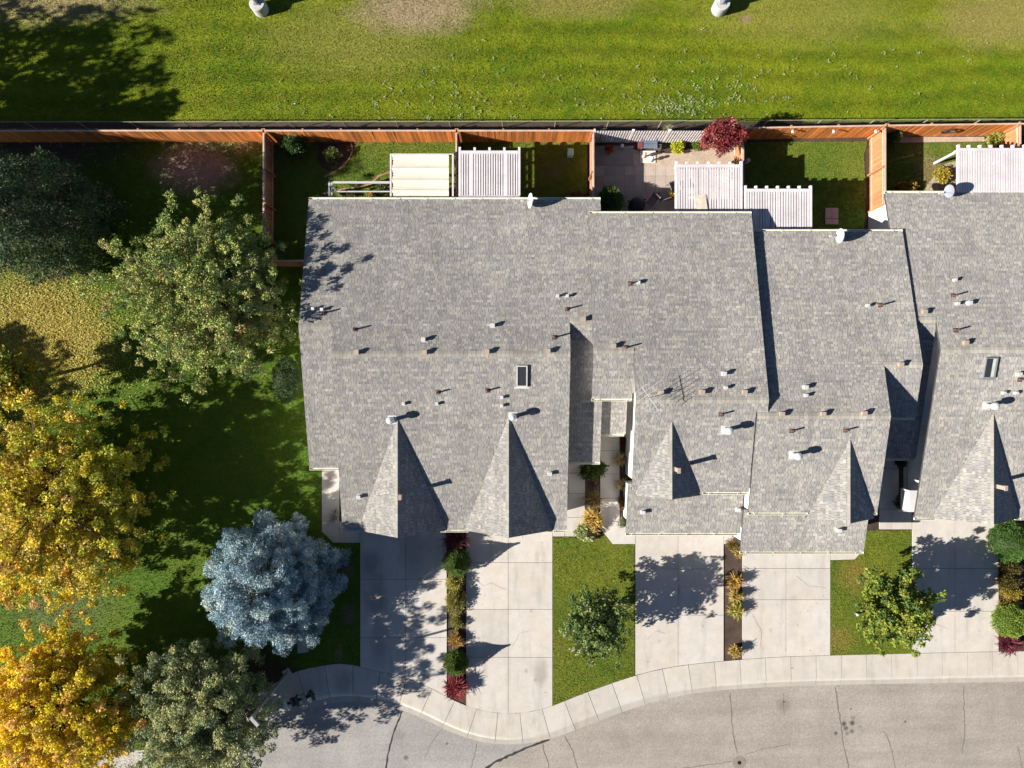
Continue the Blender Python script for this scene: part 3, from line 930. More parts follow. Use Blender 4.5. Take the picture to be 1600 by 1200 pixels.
# ---- fourth house (right, runs out of the picture)
bp4 = back_plane(302, 2.47)
f4, yr4, zr4 = front_plane(bp4, 547)
f4l, yr4l, zr4l = front_plane(bp4, 500)
yb4 = wy(302, 2.47)
h4 = House('rightmost townhouse, cut by the photo edge, with a white cabinet on its left wall', 28, 0)
X4L, X4M, X4R = 21.2, 22.95, 36.5
h4.rect(bp4, X4L, X4R, yb4, yr4l)
h4.rect(bp4, X4M, X4R, yr4l, yr4)
y4lf = f4l.hit(1410, 716)[1]; y4f = f4.hit(1450, 809)[1]
h4.rect(f4l, X4L, X4M + .05, yr4l, y4lf)
h4.rect(f4, X4M, X4R, yr4, y4f)
h4.gable(f4, f4.hit(1552, 648)[0], f4.hit(1552, 648)[1], y4f, 2.5)
h4.gable(f4, f4.hit(1730, 648)[0], f4.hit(1730, 648)[1], y4f, 2.5)
ridge_caps(h4.caps, X4M, X4R, yr4, zr4); ridge_caps(h4.caps, X4L, X4M, yr4l, zr4l)
h4.block(X4M, X4R, bp4, yb4, yr4, f4, y4f, (.95, .3, .5, .5))
h4.block(X4L, X4M, bp4, yb4, yr4l, f4l, y4lf + 1.5, (.3, -.5, .5, .4))
h4.finish()
gutter(h4.t, X4L, X4R, yb4, 2.47, +1)
gutter(h4.t, X4L, X4M, y4lf, f4l.z(y4lf), -1)
gutter(h4.t, X4M, wx(1463, 2.4), y4f, f4.z(y4f), -1, hang=False)
gutter(h4.t, wx(1587, 2.4), wx(1640, 2.4), y4f, f4.z(y4f), -1)

# ---- garage doors (in the shade of the eaves)
def garage_door(h, x0, x1, y):
    mb = MB()
    for i in range(4):
        mb.box((x0 + x1) / 2, y, .27 + i * .53, x1 - x0, .05, .515)
    mb.build('garage_door', M['white'], h.t)
garage_door(h1, -8.3, -4.2, yf1 + .46); garage_door(h1, -2.2, 1.9, yf1 + .46)
garage_door(h2, 7.6, 12.1, yg2 + .42); garage_door(h3, 14.0, 18.8, yg3 + .42); garage_door(h4, 24.5, 28.6, y4f + .46)

# ------------------------------------------------------------------ roof fittings (parts of the houses)
ALLP = {h1: [(bp1, f1, yr1)], h2: [(bp2, f2, yr2)], h3: [(bp3, f3, yr3)], h4: [(bp4, f4, yr4)]}
def on_roof(h, px, py, planes=None):
    bp, fp, yr = ALLP[h][0]
    for pl in (planes or (bp, fp)):
        x, y, z = pl.hit(px, py)
        if planes: return x, y, z, pl.s
        if pl is bp and y >= yr: return x, y, z, pl.s
        if pl is fp and y <= yr: return x, y, z, pl.s
    x, y, z = fp.hit(px, py)
    return x, y, z, fp.s

def box_vent_mb(w, d, hgt, s):
    """sloped flange, body and a slightly larger hood"""
    mb = MB()
    a = w * .6
    mb.add([(-a, -a, -a * s + .02), (a, -a, -a * s + .02), (a, a, a * s + .02), (-a, a, a * s + .02)], [(0, 1, 2, 3)])
    mb.box(0, 0, hgt * .3, w * .8, d * .8, hgt)
    hz = hgt * .8
    mb.add([(-w / 2, -d / 2, hz), (w / 2, -d / 2, hz), (w / 2, d / 2, hz + .03), (-w / 2, d / 2, hz + .03),
            (-w / 2, -d / 2, hz + .06), (w / 2, -d / 2, hz + .06), (w / 2, d / 2, hz + .10), (-w / 2, d / 2, hz + .10)],
           [(3, 2, 1, 0), (4, 5, 6, 7), (0, 1, 5, 4), (1, 2, 6, 5), (2, 3, 7, 6), (3, 0, 4, 7)])
    return mb
_fit = {}
def fit_mesh(kind, s):
    key = (kind, round(s, 2))
    if key in _fit: return _fit[key]
    if kind == 'tan': me = box_vent_mb(.25, .24, .22, s).mesh('roof_vent', M['tan_metal'])
    elif kind == 'metal': me = box_vent_mb(.22, .20, .24, s).mesh('roof_vent', M['white_metal'])
    elif kind == 'cap': me = box_vent_mb(.155, .15, .19, s).mesh('roof_vent', M['white_metal'])
    elif kind == 'pipe':
        mb = MB()
        a = .13
        mb.add([(-a, -a, -a * s + .02), (a, -a, -a * s + .02), (a, a, a * s + .02), (-a, a, a * s + .02)], [(0, 1, 2, 3)])
        mb.lathe([(.10, 0), (.055, .10), (.045, .12), (.045, .42), (.035, .42), (.035, .3)], n=10)
        me = mb.mesh('vent_pipe', M['pipe'])
    _fit[key] = me
    return me
def fit(h, kind, px, py, planes=None, lift=0.0):
    x, y, z, s = on_roof(h, px, py, planes)
    name = 'vent_pipe' if kind == 'pipe' else 'roof_vent'
    return link(name, fit_mesh(kind, s), h.t, (x, y, z + lift))

def flue(h, px, py, lean=0):
    x, y, z, s = on_roof(h, px, py)
    o = MB()
    a = .24
    o.add([(x - a, y - a, z - a * s + .022), (x + a, y - a, z - a * s + .022), (x + a, y + a, z + a * s + .022), (x - a, y + a, z + a * s + .022)], [(0, 1, 2, 3)])
    o.lathe([(.20, -.03), (.15, .14), (.11, .18), (.11, .62)], x, y, z, 16)
    f = o.build('flue', M['white_metal'], h.t, smooth=False)
    c = MB(); c.lathe([(.12, .60), (.20, .63), (.20, .80), (.16, .87), (.05, .92)], x, y, z, 16)
    c.build('cap', M['white_metal'], f)

for k, px, py in (('tan', 558, 551), ('tan', 664, 551), ('tan', 761, 550), ('tan', 856, 549), ('tan', 911, 499),
                  ('metal', 662, 531), ('metal', 770, 509), ('cap', 490, 483), ('cap', 504, 484), ('cap', 631, 631), ('cap', 683, 631),
                  ('cap', 784, 621), ('cap', 784, 634), ('cap', 871, 463), ('cap', 886, 463), ('pipe', 507, 489), ('pipe', 555, 515), ('pipe', 685, 613),
                  ('pipe', 762, 610), ('pipe', 886, 483), ('pipe', 867, 527), ('metal', 561, 776), ('metal', 859, 740)):
    fit(h1, k, px, py)
fit(h1, 'tan', 783, 772, (f1,), .12)
flue(h1, 613, 656); flue(h1, 801, 651)
for k, px, py in (('pipe', 985, 443), ('cap', 997, 442), ('tan', 1032, 614), ('tan', 1096, 613), ('tan', 1162, 613), ('metal', 1130, 584), ('cap', 1133, 606), ('pipe', 1127, 647)):
    fit(h2, k, px, py)
fit(h2, 'tan', 958, 541, (bp2,)); fit(h2, 'pipe', 978, 543, (bp2,))
fit(h2, 'metal', 1004, 800, (pg2,)); fit(h2, 'metal', 1152, 796, (pg2,))
flue(h2, 1133, 672)
for k, px, py in (('cap', 1354, 478), ('pipe', 1375, 477), ('metal', 1257, 605), ('cap', 1258, 618), ('tan', 1220, 647), ('tan', 1284, 647), ('tan', 1348, 646), ('pipe', 1237, 673), ('pipe', 1321, 672)):
    fit(h3, k, px, py)
fit(h3, 'tan', 1405, 570, (bp3,)); fit(h3, 'tan', 1315, 759, (f3,), .25); fit(h3, 'metal', 1309, 828, (pg3,))
flue(h3, 1239, 711)
for k, px, py in (('cap', 1490, 438), ('pipe', 1489, 462), ('cap', 1494, 475), ('metal', 1512, 474), ('tan', 1442, 488), ('pipe', 1493, 516), ('tan', 1506, 536), ('metal', 1589, 585), ('pipe', 1593, 593), ('cap', 1566, 614), ('cap', 1585, 614)):
    fit(h4, k, px, py)
flue(h4, 1541, 634)

def gable_vent(h, fp, px, py, zadd):
    """tall thin pipe standing on the shaded side of a gable"""
    x, y, z = fp.hit(px, py); z += zadd
    sc_ = (H - z) / (H - z + zadd); x *= sc_; y *= sc_
    mb = MB(); mb.box(x, y, z + .30, .10, .22, .75); mb.box(x, y, z + .70, .16, .28, .08)
    mb.build('roof_vent', M['tan_metal'], h.t)
gable_vent(h1, f1, 628, 774, .95); gable_vent(h2, f2, 1056, 733, .7); gable_vent(h4, f4, 1558, 760, .95)

def skylight(h, x0, x1, y0, y1, tilt=0.0):
    px, py = (x0 + x1) / 2, (y0 + y1) / 2
    x, y, z, s = on_roof(h, px, py)
    w = (x1 - x0) / F * (H - z); d = (y1 - y0) / F * (H - z)
    fr = MB(); t = .06
    def zz(yy): return z + (yy - y) * s
    def beam(xa, xb, ya, yb, h0=-.05, h1=.14):
        vs = [(xx, yy, zz(yy) + hh) for hh in (h0, h1) for xx, yy in ((xa, ya), (xb, ya), (xb, yb), (xa, yb))]
        fr.add(vs, [(3, 2, 1, 0), (4, 5, 6, 7), (0, 1, 5, 4), (1, 2, 6, 5), (2, 3, 7, 6), (3, 0, 4, 7)])
    xa, xb, ya, yb = x - w / 2, x + w / 2, y - d / 2, y + d / 2
    beam(xa, xa + t, ya, yb); beam(xb - t, xb, ya, yb); beam(xa + t, xb - t, ya, ya + t); beam(xa + t, xb - t, yb - t, yb)
    beam(xa - .12, xb + .12, ya - .1, ya - .002, -.02, .02)
    f = fr.build('skylight', M['white_metal'] if not tilt else M['grey_metal'], h.t)
    g_ = MB()
    g_.slab([(xa + t, ya + t, zz(ya + t) + .11), (xb - t, ya + t, zz(ya + t) + .11), (xb - t, yb - t, zz(yb - t) + .11), (xa + t, yb - t, zz(yb - t) + .11)], .02)
    g_.build('pane', M['glass'], f)
    if tilt:   # a drawn blind shows pale through half of the pane
        b = MB(); b.slab([(x + .08, ya + t, zz(ya + t) + .124), (xb - t - .03, ya + t, zz(ya + t) + .124), (xb - t - .03, yb - t, zz(yb - t) + .124), (x + .08, yb - t, zz(yb - t) + .124)], .008)
        b.build('blind', M['white_metal'], f)
skylight(h1, 807, 824, 571.5, 604.5)
skylight(h4, 1536, 1555, 559, 591, .3)
# white cabinet on the left wall of the fourth house
cb = MB(); x4 = X4M + .35
cb.box(x4 + .03, wy(781, 1.7), 1.7, 1.16, 1.25, .9)
c_ = cb.build('wall_cabinet', M['white'], h4.t, bevel=.03)
MB().box(x4 - .33, wy(798, 1.4), 1.33, .66, .12, .12).build('ledge', M['pink_stone'], c_)

# ------------------------------------------------------------------ fences
BH = 1.80
def board_mesh(mat, name, w=.138):
    mb = MB()
    # dog-eared picket
    prof = [(-w / 2, 0), (w / 2, 0), (w / 2, BH - .03), (w / 2 - .02, BH), (-w / 2 + .02, BH), (-w / 2, BH - .03)]
    vs = [(x, -.009, z) for x, z in prof] + [(x, .009, z) for x, z in prof]
    mb.add(vs, [tuple(range(6)), tuple(range(11, 5, -1))] + [(i, 6 + i, 6 + (i + 1) % 6, (i + 1) % 6) for i in range(6)])
    return mb.mesh(name, mat)
B_CEDAR = board_mesh(M['board'], 'board')
B_PALE = board_mesh(M['board_pale'], 'board')
POST_ME = MB().box(0, 0, .93, .09, .09, 1.86).mesh('post', M['board_pale'])

def fence(label, p0, p1, cedar=True, group=None, side=1, ends=False):
    """boards one by one between two ground points; rails and posts on the far side"""
    a, b = Vector((*p0, 0)), Vector((*p1, 0))
    d = (b - a); L = d.length; d.normalize(); nrm = Vector((-d.y, d.x, 0)) * side
    rz = math.atan2(d.y, d.x)
    t = thing('board_fence', label, 'fence', tuple(a), group)
    n = int(round(L / .1405))
    for i in range(n):
        q = a + d * ((i + .5) * L / n)
        link('board', B_CEDAR if cedar else B_PALE, t, (q.x + nrm.x * random.uniform(-.004, .004), q.y + nrm.y * random.uniform(-.004, .004), random.uniform(-.015, .015)),
             (random.uniform(-.006, .006), random.uniform(-.004, .004), rz))
    for z in (.35, 1.62):
        mb = MB(); c = (a + b) / 2 + nrm * .045
        mb.box(c.x, c.y, z, L, .045, .09, rz); mb.build('rail', M['rail'], t)
    mb = MB(); c = (a + b) / 2 + nrm * .03
    mb.box(c.x, c.y, BH + .035, L, .09, .03, rz); mb.build('cap_rail', M['rail'], t)
    k = max(1, int(round(L / 2.4)))
    for i in range(k + 1):
        if not ends and i in (0, k) and L > 5: pass
        q = a + d * (L * i / k) + nrm * .11
        link('post', POST_ME, t, (q.x, q.y, 0), (0, 0, rz))
    return t
zf_ = 1.83
yF = wy(205, zf_)
fx = lambda px: wx(px, zf_)
G_BACK = 'orange cedar board fences along the mown field'
fence('long orange board fence at the top left, shaded at its left half by trees', (-36, yF), (fx(410), yF), True, G_BACK)
fence('orange board fence behind the yard with the cream canvas canopy', (fx(413), yF), (fx(712), yF), True, G_BACK)
fence('orange board fence behind the yard with the pale green utility box', (fx(715), yF), (fx(929), yF), True, G_BACK)
fence('orange board fence behind the lawn with the pink paving slabs', (fx(1163), yF + .15), (fx(1385), yF + .30), True, G_BACK)
fence('orange board fence with the oval wreath, far right of the field edge', (fx(1388), yF + .30), (fx(1800), yF + .5), True, G_BACK)
G_SIDE = 'board fences dividing the back yards'
fence('brown board fence left of the yard with the canopy, seen from its shaded side', (fx(411), yF - .1), (fx(411), wy(372, zf_)), False, G_SIDE, side=1)
fence('short dark board fence closing the gap at the left roof edge', (fx(411) + .1, wy(408, zf_)), (-11.2, wy(408, zf_)), False, G_SIDE)
fence('board fence hidden between the cream canopy and the white slatted pergola', (fx(712), yF - .1), (fx(712), 10.6), False, G_SIDE, side=1)
fence('pale sunlit board fence left of the paver patio', (fx(928), yF - .1), (fx(928), 10.0), False, G_SIDE, side=-1)
fence('short board fence beside the red maple, right of the gravel bed', (fx(1162), yF + .05), (fx(1162), 10.0), False, G_SIDE, side=-1)
fence('sunlit board fence right of the lawn with pink slabs, meeting a white wall', (fx(1384), yF + .2), (fx(1384), 10.35), False, G_SIDE, side=-1)
fence('short sunlit board fence at the far right edge behind the white pergola', (fx(1595), yF + .35), (fx(1595), 11.0), False, G_SIDE, side=-1)

# chain-link fence along the field
cl = thing('chain_link_fence', 'long low chain-link fence between the board fences and the mown field', 'fence', (0, wy(191, 1.15), 0))
yC, hC = wy(191, 1.15), 1.15
MB().tube([(-40, yC, hC), (0, yC + .05, hC), (40, yC + .22, hC)], .022, 6).build('top_rail', M['galv'], cl)
MB().tube([(-40, yC, .08), (0, yC + .05, .08), (40, yC + .22, .08)], .006, 4).build('tension_wire', M['galv'], cl)
x = -38.0
while x < 40:
    yy = yC + .05 + (x / 40 * .17 if x > 0 else x / 40 * .05)
    MB().tube([(x, yy - .03, -.1), (x, yy - .03, hC + .03)], .03, 8).build('post', M['galv'], cl)
    x += 3.12
V = []; Fq = []
n = 0; s_ = .11
for x in np.arange(-40, 40, s_):
    for sg in (1, -1):
        yy = yC + .05 + (x / 40 * .17 if x > 0 else x / 40 * .05)
        x1 = x + sg * 1.05; r_ = .0035
        V += [(x - r_, yy, .06), (x + r_, yy, .06), (x1 + r_, yy, hC), (x1 - r_, yy, hC)]
        Fq.append((n, n + 1, n + 2, n + 3)); n += 4
arr_mesh('wire_mesh', V, np.array(Fq), None, M['galv'], cl, 'stuff')

# lattice screens of white slats behind the patio
yL = wy(205, 2.0); zL0, zL1 = .12, 2.02
SLV = MB().box(0, 0, (zL0 + zL1) / 2, .062, .012, zL1 - zL0).mesh('slat', M['lattice'])
for (xa, xb, lab) in ((931, 989, 'white lattice screen left of the bench, above the red potted plant'), (991, 1046, 'white lattice screen right behind the slatted bench'), (1048, 1112, 'white lattice screen behind the yellow bush, reaching under the red maple')):
    a, b = wx(xa, 2.0), wx(xb, 2.0)
    t = thing('lattice_screen', lab, 'lattice', ((a + b) / 2, yL, 0), 'white lattice screens behind the patio')
    k = int((b - a) / .148)
    for i in range(k + 1):
        link('slat', SLV, t, (a + (b - a) * i / k, yL, 0))
    hm = MB().box(0, 0, 0, b - a, .012, .06).mesh('slat', M['lattice'])
    for j in range(9):
        link('slat', hm, t, ((a + b) / 2, yL + .014, zL0 + .06 + j * (zL1 - zL0 - .12) / 8))
    pm = MB().box(0, 0, 1.02, .09, .09, 2.04).mesh('post', M['lattice'])
    for xx in (a - .06, b + .06): link('post', pm, t, (xx, yL + .06, 0))

# ------------------------------------------------------------------ pergolas
def pergola(label, x0p, x1p, ytop, ybeam, ybot, z=2.55, ns=23, tails=6, wide=(), bottom_plate=False, gap=.36, posts=(0, 1)):
    """open slatted patio cover: rafters with tails, a front beam, posts and individual slats running to the house"""
    xa, xb = wx(x0p, z), wx(x1p, z)
    yt, ybm, yb = wy(ytop, z), wy(ybeam, z), wy(ybot, z)
    t = thing('pergola', label, 'pergola', ((xa + xb) / 2, (yt + yb) / 2, 0), 'white slatted pergolas against the back walls')
    rm = MB().box(0, 0, 0, .13, yt - yb, .15).mesh('rafter', M['white'])
    for i in range(tails + 1):
        x = xa + .065 + (xb - xa - .13) * i / tails
        edge = i in (0, tails)
        link('rafter', rm, t, (x, (yt + yb) / 2, z - .10 + (.06 if edge else 0)))
    MB().box((xa + xb) / 2, ybm, z - .02, xb - xa - .28, .17, .12).build('beam', M['white'], t)
    MB().box((xa + xb) / 2, ybm - .02, z - .27, xb - xa, .11, .18).build('header', M['white'], t)
    for x in [(xa + .15, xb - .15)[k] for k in posts]:
        MB().box(x, ybm - .02, (z - .36) / 2, .12, .12, z - .36).build('post', M['white'], t)
    L = (xb - xa - .28); pitch = L / ns
    w = pitch * (1 - gap)
    ys0, ys1 = ybm - .09, yb
    sm = MB().box(0, 0, 0, w, ys0 - ys1, .045).mesh('slat', M['white'])
    wm = MB().box(0, 0, 0, pitch * 1.7, ys0 - ys1, .05).mesh('slat', M['white'])
    skip = set()
    for k in wide: skip |= {k, k + 1}
    for i in range(ns):
        if i in skip: continue
        link('slat', sm, t, (xa + .14 + (i + .5) * pitch, (ys0 + ys1) / 2, z + .0 + random.uniform(-.004, .004)), (0, 0, random.uniform(-.0015, .0015)))
    for k in wide:
        link('slat', wm, t, (xa + .14 + (k + 1) * pitch, (ys0 + ys1) / 2, z + .006))
    if bottom_plate:
        MB().box((xa + xb) / 2, yb + .1, z + .05, xb - xa - .1, .30, .05).build('ledger', M['white'], t)
    return t
pergola('white slatted pergola between the cream canopy and the green utility box', 716.5, 813, 230, 238, 313, 2.6, 23, 4, (3, 17), True)
pergola('white slatted pergola beside the patio, with a grey board lying on it', 1055, 1160, 252, 259.5, 331, 2.6, 24, 6, posts=(1,))
pergola('smallest white slatted pergola, beside the lawn with the pink slabs', 1163, 1268.5, 290, 297.5, 361, 2.6, 24, 6)
pergola('white slatted pergola cut by the right photo edge', 1496, 1603, 226, 234, 301, 2.45, 25, 6, gap=.28)
bz = 2.66
bd = MB(); bd.prism([P(1084, 306, bz)[:2], P(1102, 304, bz)[:2], P(1106, 330, bz)[:2], P(1088, 331, bz)[:2]], bz, bz + .03)
tag(bd.build('board_sheet', M['stone']), 'grey weathered board lying flat on the patio pergola slats', 'board')

# cream canvas canopy
z = 2.55
xa, xb, yt, yb = wx(609, z), wx(709, z), wy(240.5, z), wy(311, z)
cn = thing('canopy', 'cream canvas patio canopy with gathered panels on a white frame', 'canopy', ((xa + xb) / 2, (yt + yb) / 2, 0))
for i, x in enumerate((xa + .06, xb - .05)):
    MB().box(x, (yt + yb) / 2, z - .02, .09, yt - yb, .12).build('frame_beam', M['white'], cn)
    MB().box(x, yt - .1, (z - .08) / 2, .1, .1, z - .08).build('post', M['white'], cn)
MB().box((xa + xb) / 2, yt - .02, z - .02, xb - xa - .2, .05, .12).build('frame_beam', M['white'], cn)
MB().box((xa + xb) / 2 + .35, yt - .6, z - .13, .05, 1.2, .05).build('slide_rail', M['grey_metal'], cn)
nP = 4
ycuts = [yt - .07, wy(263, z), wy(281.5, z), wy(298, z), yb]
for k in range(nP):
    y0, y1 = ycuts[k], ycuts[k + 1]
    nx, ny = 26, 10
    xl, xr = xa + .13, xb - .28
    V = []; Fq = []
    for j in range(ny + 1):
        v = j / ny
        for i in range(nx + 1):
            u = i / nx
            sag = .085 * (math.sin(math.pi * v) ** 1) * (.55 + .45 * math.sin(math.pi * u))
            gath = .018 * math.sin(u * 9 + v * 26 + k) * max(0, 1 - u * 5) + .012 * math.sin(v * 31 + k * 2) * max(0, u * 7 - 6)
            V.append((xl + (xr - xl) * u, y0 + (y1 - y0) * v, z + .04 - sag + gath + (.03 if j in (0, ny) else 0)))
    for j in range(ny):
        for i in range(nx):
            a = j * (nx + 1) + i
            Fq.append((a, a + nx + 1, a + nx + 2, a + 1))
    o = arr_mesh('canvas_panel', V, np.array(Fq), None, M['cream'], cn)
    o.data.polygons.foreach_set('use_smooth', [True] * len(o.data.polygons))
# bare frame beside it
z = 2.35
pf = thing('bare_patio_cover', 'open white metal frame left of the cream canopy, over a planted bed', 'frame', (wx(560, z), wy(300, z), 0))
for px, w in ((514.5, .09), (518.8, .06)):
    MB().box(wx(px, z), (wy(284, z) + wy(311, z)) / 2, z, w, wy(284, z) - wy(311, z), .10).build('beam', M['white_metal'], pf)
for py, w in ((285.2, .12), (299.4, .06)):
    MB().box((wx(520, z) + wx(609, z)) / 2, wy(py, z), z, wx(609, z) - wx(520, z), w, .10).build('beam', M['white_metal'], pf)
for px in (515,): MB().box(wx(px, z), wy(286, z), z / 2 - .06, .09, .09, z - .12).build('post', M['white_metal'], pf)

# ------------------------------------------------------------------ satellite dishes and aerial
def dish(label, px, py, pl, mat, yaw, r=.40, tilt=55, lean=(-.25, 0)):
    x, y, z = pl.hit(px, py)
    t = thing('satellite_dish', label, 'satellite dish', (x, y, z), 'satellite dishes on the back eaves')
    mb = MB(); mb.box(x + .18, y, z + .03, .28, .2, .03)
    mb.tube([(x + .18, y, z + .02), (x + .16, y, z + .38), (x + .02, y + .01, z + .52)], .03, 8)
    mb.build('mast', M['grey_metal'], t)
    # shallow bowl
    rot = Matrix.Translation((x, y, z + .58)) @ Matrix.Rotation(R(yaw), 4, 'Z') @ Matrix.Rotation(R(tilt), 4, 'Y')
    V = []; Fc_ = []; n = 24; rings = 5
    for j in range(rings + 1):
        rr = r * j / rings
        for k in range(n):
            a = 2 * math.pi * k / n
            V.append(tuple(rot @ Vector((rr * math.cos(a) * 1.12, rr * math.sin(a), .16 * (rr / r) ** 2 * r - .02))))
    for j in range(rings):
        for k in range(n): Fc_.append((j * n + k, j * n + (k + 1) % n, (j + 1) * n + (k + 1) % n, (j + 1) * n + k))
    b = MB(); b.add(V, Fc_)
    back = [tuple(Vector(v) - (rot.to_3x3() @ Vector((0, 0, .012)))) for v in V]
    b.add(back, [f[::-1] for f in Fc_])
    b.build('reflector', mat, t, smooth=True)
    a_ = MB()
    p0 = rot @ Vector((r * 1.0, 0, .03)); p1 = rot @ Vector((r * .45, 0, .48))
    a_.tube([tuple(p0), tuple(p1)], .014, 6)
    a_.tube([tuple(rot @ Vector((-r * .7, .2, .05))), tuple(p1)], .008, 5)
    arm = a_.build('feed_arm', M['grey_metal'], t)
    q = MB(); q.box(p1.x, p1.y, p1.z, .12, .09, .09, R(yaw)); q.build('receiver', M['white_metal'], arm)
dish('white satellite dish near the pergola by the canopy', 829, 318, bp1, M['white_metal'], 180, .42, 74)
dish('white satellite dish at the eave above the pink paving slabs', 1306, 372, bp3, M['white_metal'], 180, .40, 86)
dish('grey satellite dish at the eave next to the right-hand pergola', 1474, 303, bp4, std('dish_grey', (.24, .27, .32), .45, .05), 190, .36, 84)

x, y, z = bp2.hit(1012, 622)
an = thing('aerial', 'old wire television aerial on the roof of the narrow-gabled townhouse', 'aerial', (x, y, z))
MB().tube([(x, y, z), (x - .05, y - .02, z + .95)], .016, 6).build('mast', M['grey_metal'], an)
d1 = Vector((.80, .55, 0)).normalized(); d2 = Vector((-d1.y, d1.x, 0))
c0 = Vector((x - .05, y - .02, z + .95))
MB().tube([tuple(c0 - d2 * .75), tuple(c0 + d2 * .75)], .014, 6).build('boom', M['white_metal'], an)
for k in range(7):
    t_ = -.7 + 1.4 * k / 6; L = (.45, .5, .55, .8, .6, 1.0, .5)[k]
    q = c0 + d2 * t_ + Vector((0, 0, .02))
    MB().tube([tuple(q - d1 * L), tuple(q + d1 * L)], .012, 4).build('element', M['white_metal'], an)

# ------------------------------------------------------------------ yard and patio objects
def at(px, py, z=0.0): return P(px, py, z)
def box_thing(name, label, cat, px, py, sx, sy, sz, mat, lid=None, rz=0, z=0.0):
    x, y, _ = at(px, py, sz * .8)
    t = thing(name, label, cat, (x, y, z))
    MB().box(x, y, z + sz * .42, sx * .92, sy * .92, sz * .84, rz).build('body', mat, t, bevel=.02)
    MB().box(x, y, z + sz * .92, sx, sy, sz * .15, rz).build('lid', lid or mat, t, bevel=.02)
    return t
box_thing('utility_box', 'pale green utility box standing in shaded grass', 'utility box', 891.5, 238, .36, .42, .6, M['greenbox'])
t = box_thing('garden_light', 'small white lamp on the shaded grass beside the red maple fence', 'garden light', 1169, 250.5, .2, .2, .45, M['white'])
x, y, _ = at(1303, 337)
t = thing('paving_pad', 'three pink paving slabs laid in the shaded lawn', 'paving', (x - .2, y, 0))
for (dx, dy, sx, sy) in ((-.2, .14, .40, .66), (.2, .14, .40, .66), (0, -.37, .80, .34)):
    MB().box(x + dx - .15, y + dy, .03, sx - .02, sy - .02, .06).build('paver', M['pink_stone'], t)

# covered kettle grill
x, y, _ = at(995.5, 320, .6)
t = thing('grill', 'round black covered barbecue grill on the shaded patio', 'grill', (x, y, .02))
MB().lathe([(.40, .02), (.46, .08), (.48, .55), (.42, .78), (.28, .92), (.10, .98)], x, y, .02, 18).build('cover', M['black'], t)
for a in (0.6, 2.7, 4.6):
    MB().box(x + .52 * math.cos(a), y + .52 * math.sin(a), .55, .16, .07, .05, a).build('handle', M['black'], t)

def patio_chair(label, px, py, rz, mat, seatcol):
    x, y, _ = at(px, py, .4)
    t = thing('patio_chair', label, 'chair', (x, y, .02), 'metal patio chairs')
    Rm = Matrix.Translation((x, y, .02)) @ Matrix.Rotation(rz, 4, 'Z')
    T = lambda p: tuple(Rm @ Vector(p))
    for sx in (-.26, .26):
        MB().tube([T((sx, -.28, 0)), T((sx, -.26, .42)), T((sx, .22, .40)), T((sx, .36, .92))], .014, 6).build('side_frame', mat, t)
        MB().tube([T((sx, .30, 0)), T((sx, .18, .40))], .014, 6).build('leg', mat, t)
        MB().tube([T((sx, -.26, .42)), T((sx, -.22, .62)), T((sx, .28, .62))], .014, 6).build('armrest', mat, t)
    MB().slab([T((-.25, -.26, .43)), T((.25, -.26, .43)), T((.25, .22, .41)), T((-.25, .22, .41))], .02).build('seat', seatcol, t)
    mb = MB(); mb.add([T((-.25, .23, .43)), T((.25, .23, .43)), T((.25, .35, .90)), T((-.25, .35, .90)), T((-.25, .25, .42)), T((.25, .25, .42)), T((.25, .37, .90)), T((-.25, .37, .90))],
                      [(0, 1, 2, 3), (7, 6, 5, 4), (0, 4, 5, 1), (1, 5, 6, 2), (2, 6, 7, 3), (3, 7, 4, 0)])
    mb.build('backrest', seatcol, t)
slate = std('slate_sling', (.20, .19, .20), .8, .1, 6); blk = std('dark_frame', (.03, .025, .025), .4, .1)
patio_chair('grey metal patio chair half in the sun by the yellow flowers', 1037, 305, R(200), blk, slate)
patio_chair('dark metal patio chair tucked under the edge of the patio pergola', 1053, 291, R(110), blk, slate)
patio_chair('pale-framed patio chair in the shade beside the covered grill', 1018, 315, R(-40), M['white_metal'], std('rust_sling', (.20, .13, .13), .8, .1, 6))
x, y, _ = at(1009, 306, .5)
t = thing('side_table', 'small round side table with a pink top beside the grill', 'table', (x, y, .02))
MB().lathe([(.20, .48), (.20, .52)], x, y, .02, 16).build('tabletop', std('pink_top', (.45, .22, .20), .5, .1), t)
for a in (0, 2.1, 4.2):
    MB().tube([(x + .08 * math.cos(a), y + .08 * math.sin(a), .5), (x + .2 * math.cos(a), y + .2 * math.sin(a), .02)], .012, 5).build('leg', blk, t)
# bench in front of the lattice
x, y, _ = at(1014, 226, .45)
t = thing('bench', 'slate-blue slatted bench in front of the white lattice', 'bench', (x, y, 0))
for k in range(5): MB().box(x, y - .18 + k * .10, .45, 1.0, .08, .03).build('seat_slat', M['bench'], t)
for k in range(3): MB().box(x, y + .30 + k * .012, .56 + k * .13, 1.0, .03, .10).build('back_slat', M['bench'], t)
for sx in (-.42, .42):
    MB().box(x + sx, y - .15, .22, .06, .06, .44).build('leg', M['bench'], t); MB().box(x + sx, y + .27, .42, .06, .06, .84).build('leg', M['bench'], t)
x2, y2, _ = at(1001, 226, .5)
t = thing('storage_crate', 'maroon wooden crate at the left end of the bench', 'crate', (x2, y2, 0))
for k in range(3): MB().box(x2, y2, .14 + k * .15, .26, .36, .12).build('slat', std('maroon_wood', (.16, .045, .045), .7, .15) if k == 0 else bpy.data.materials['maroon_wood'], t)
x2, y2, _ = at(1030, 228, .4)
t = thing('planter_trough', 'dark planter trough at the right end of the bench', 'planter', (x2, y2, 0))
MB().box(x2, y2, .18, .32, .26, .36).build('trough', M['grey_metal'], t, bevel=.02); MB().box(x2, y2, .365, .26, .20, .02).build('soil', M['soil'], t)
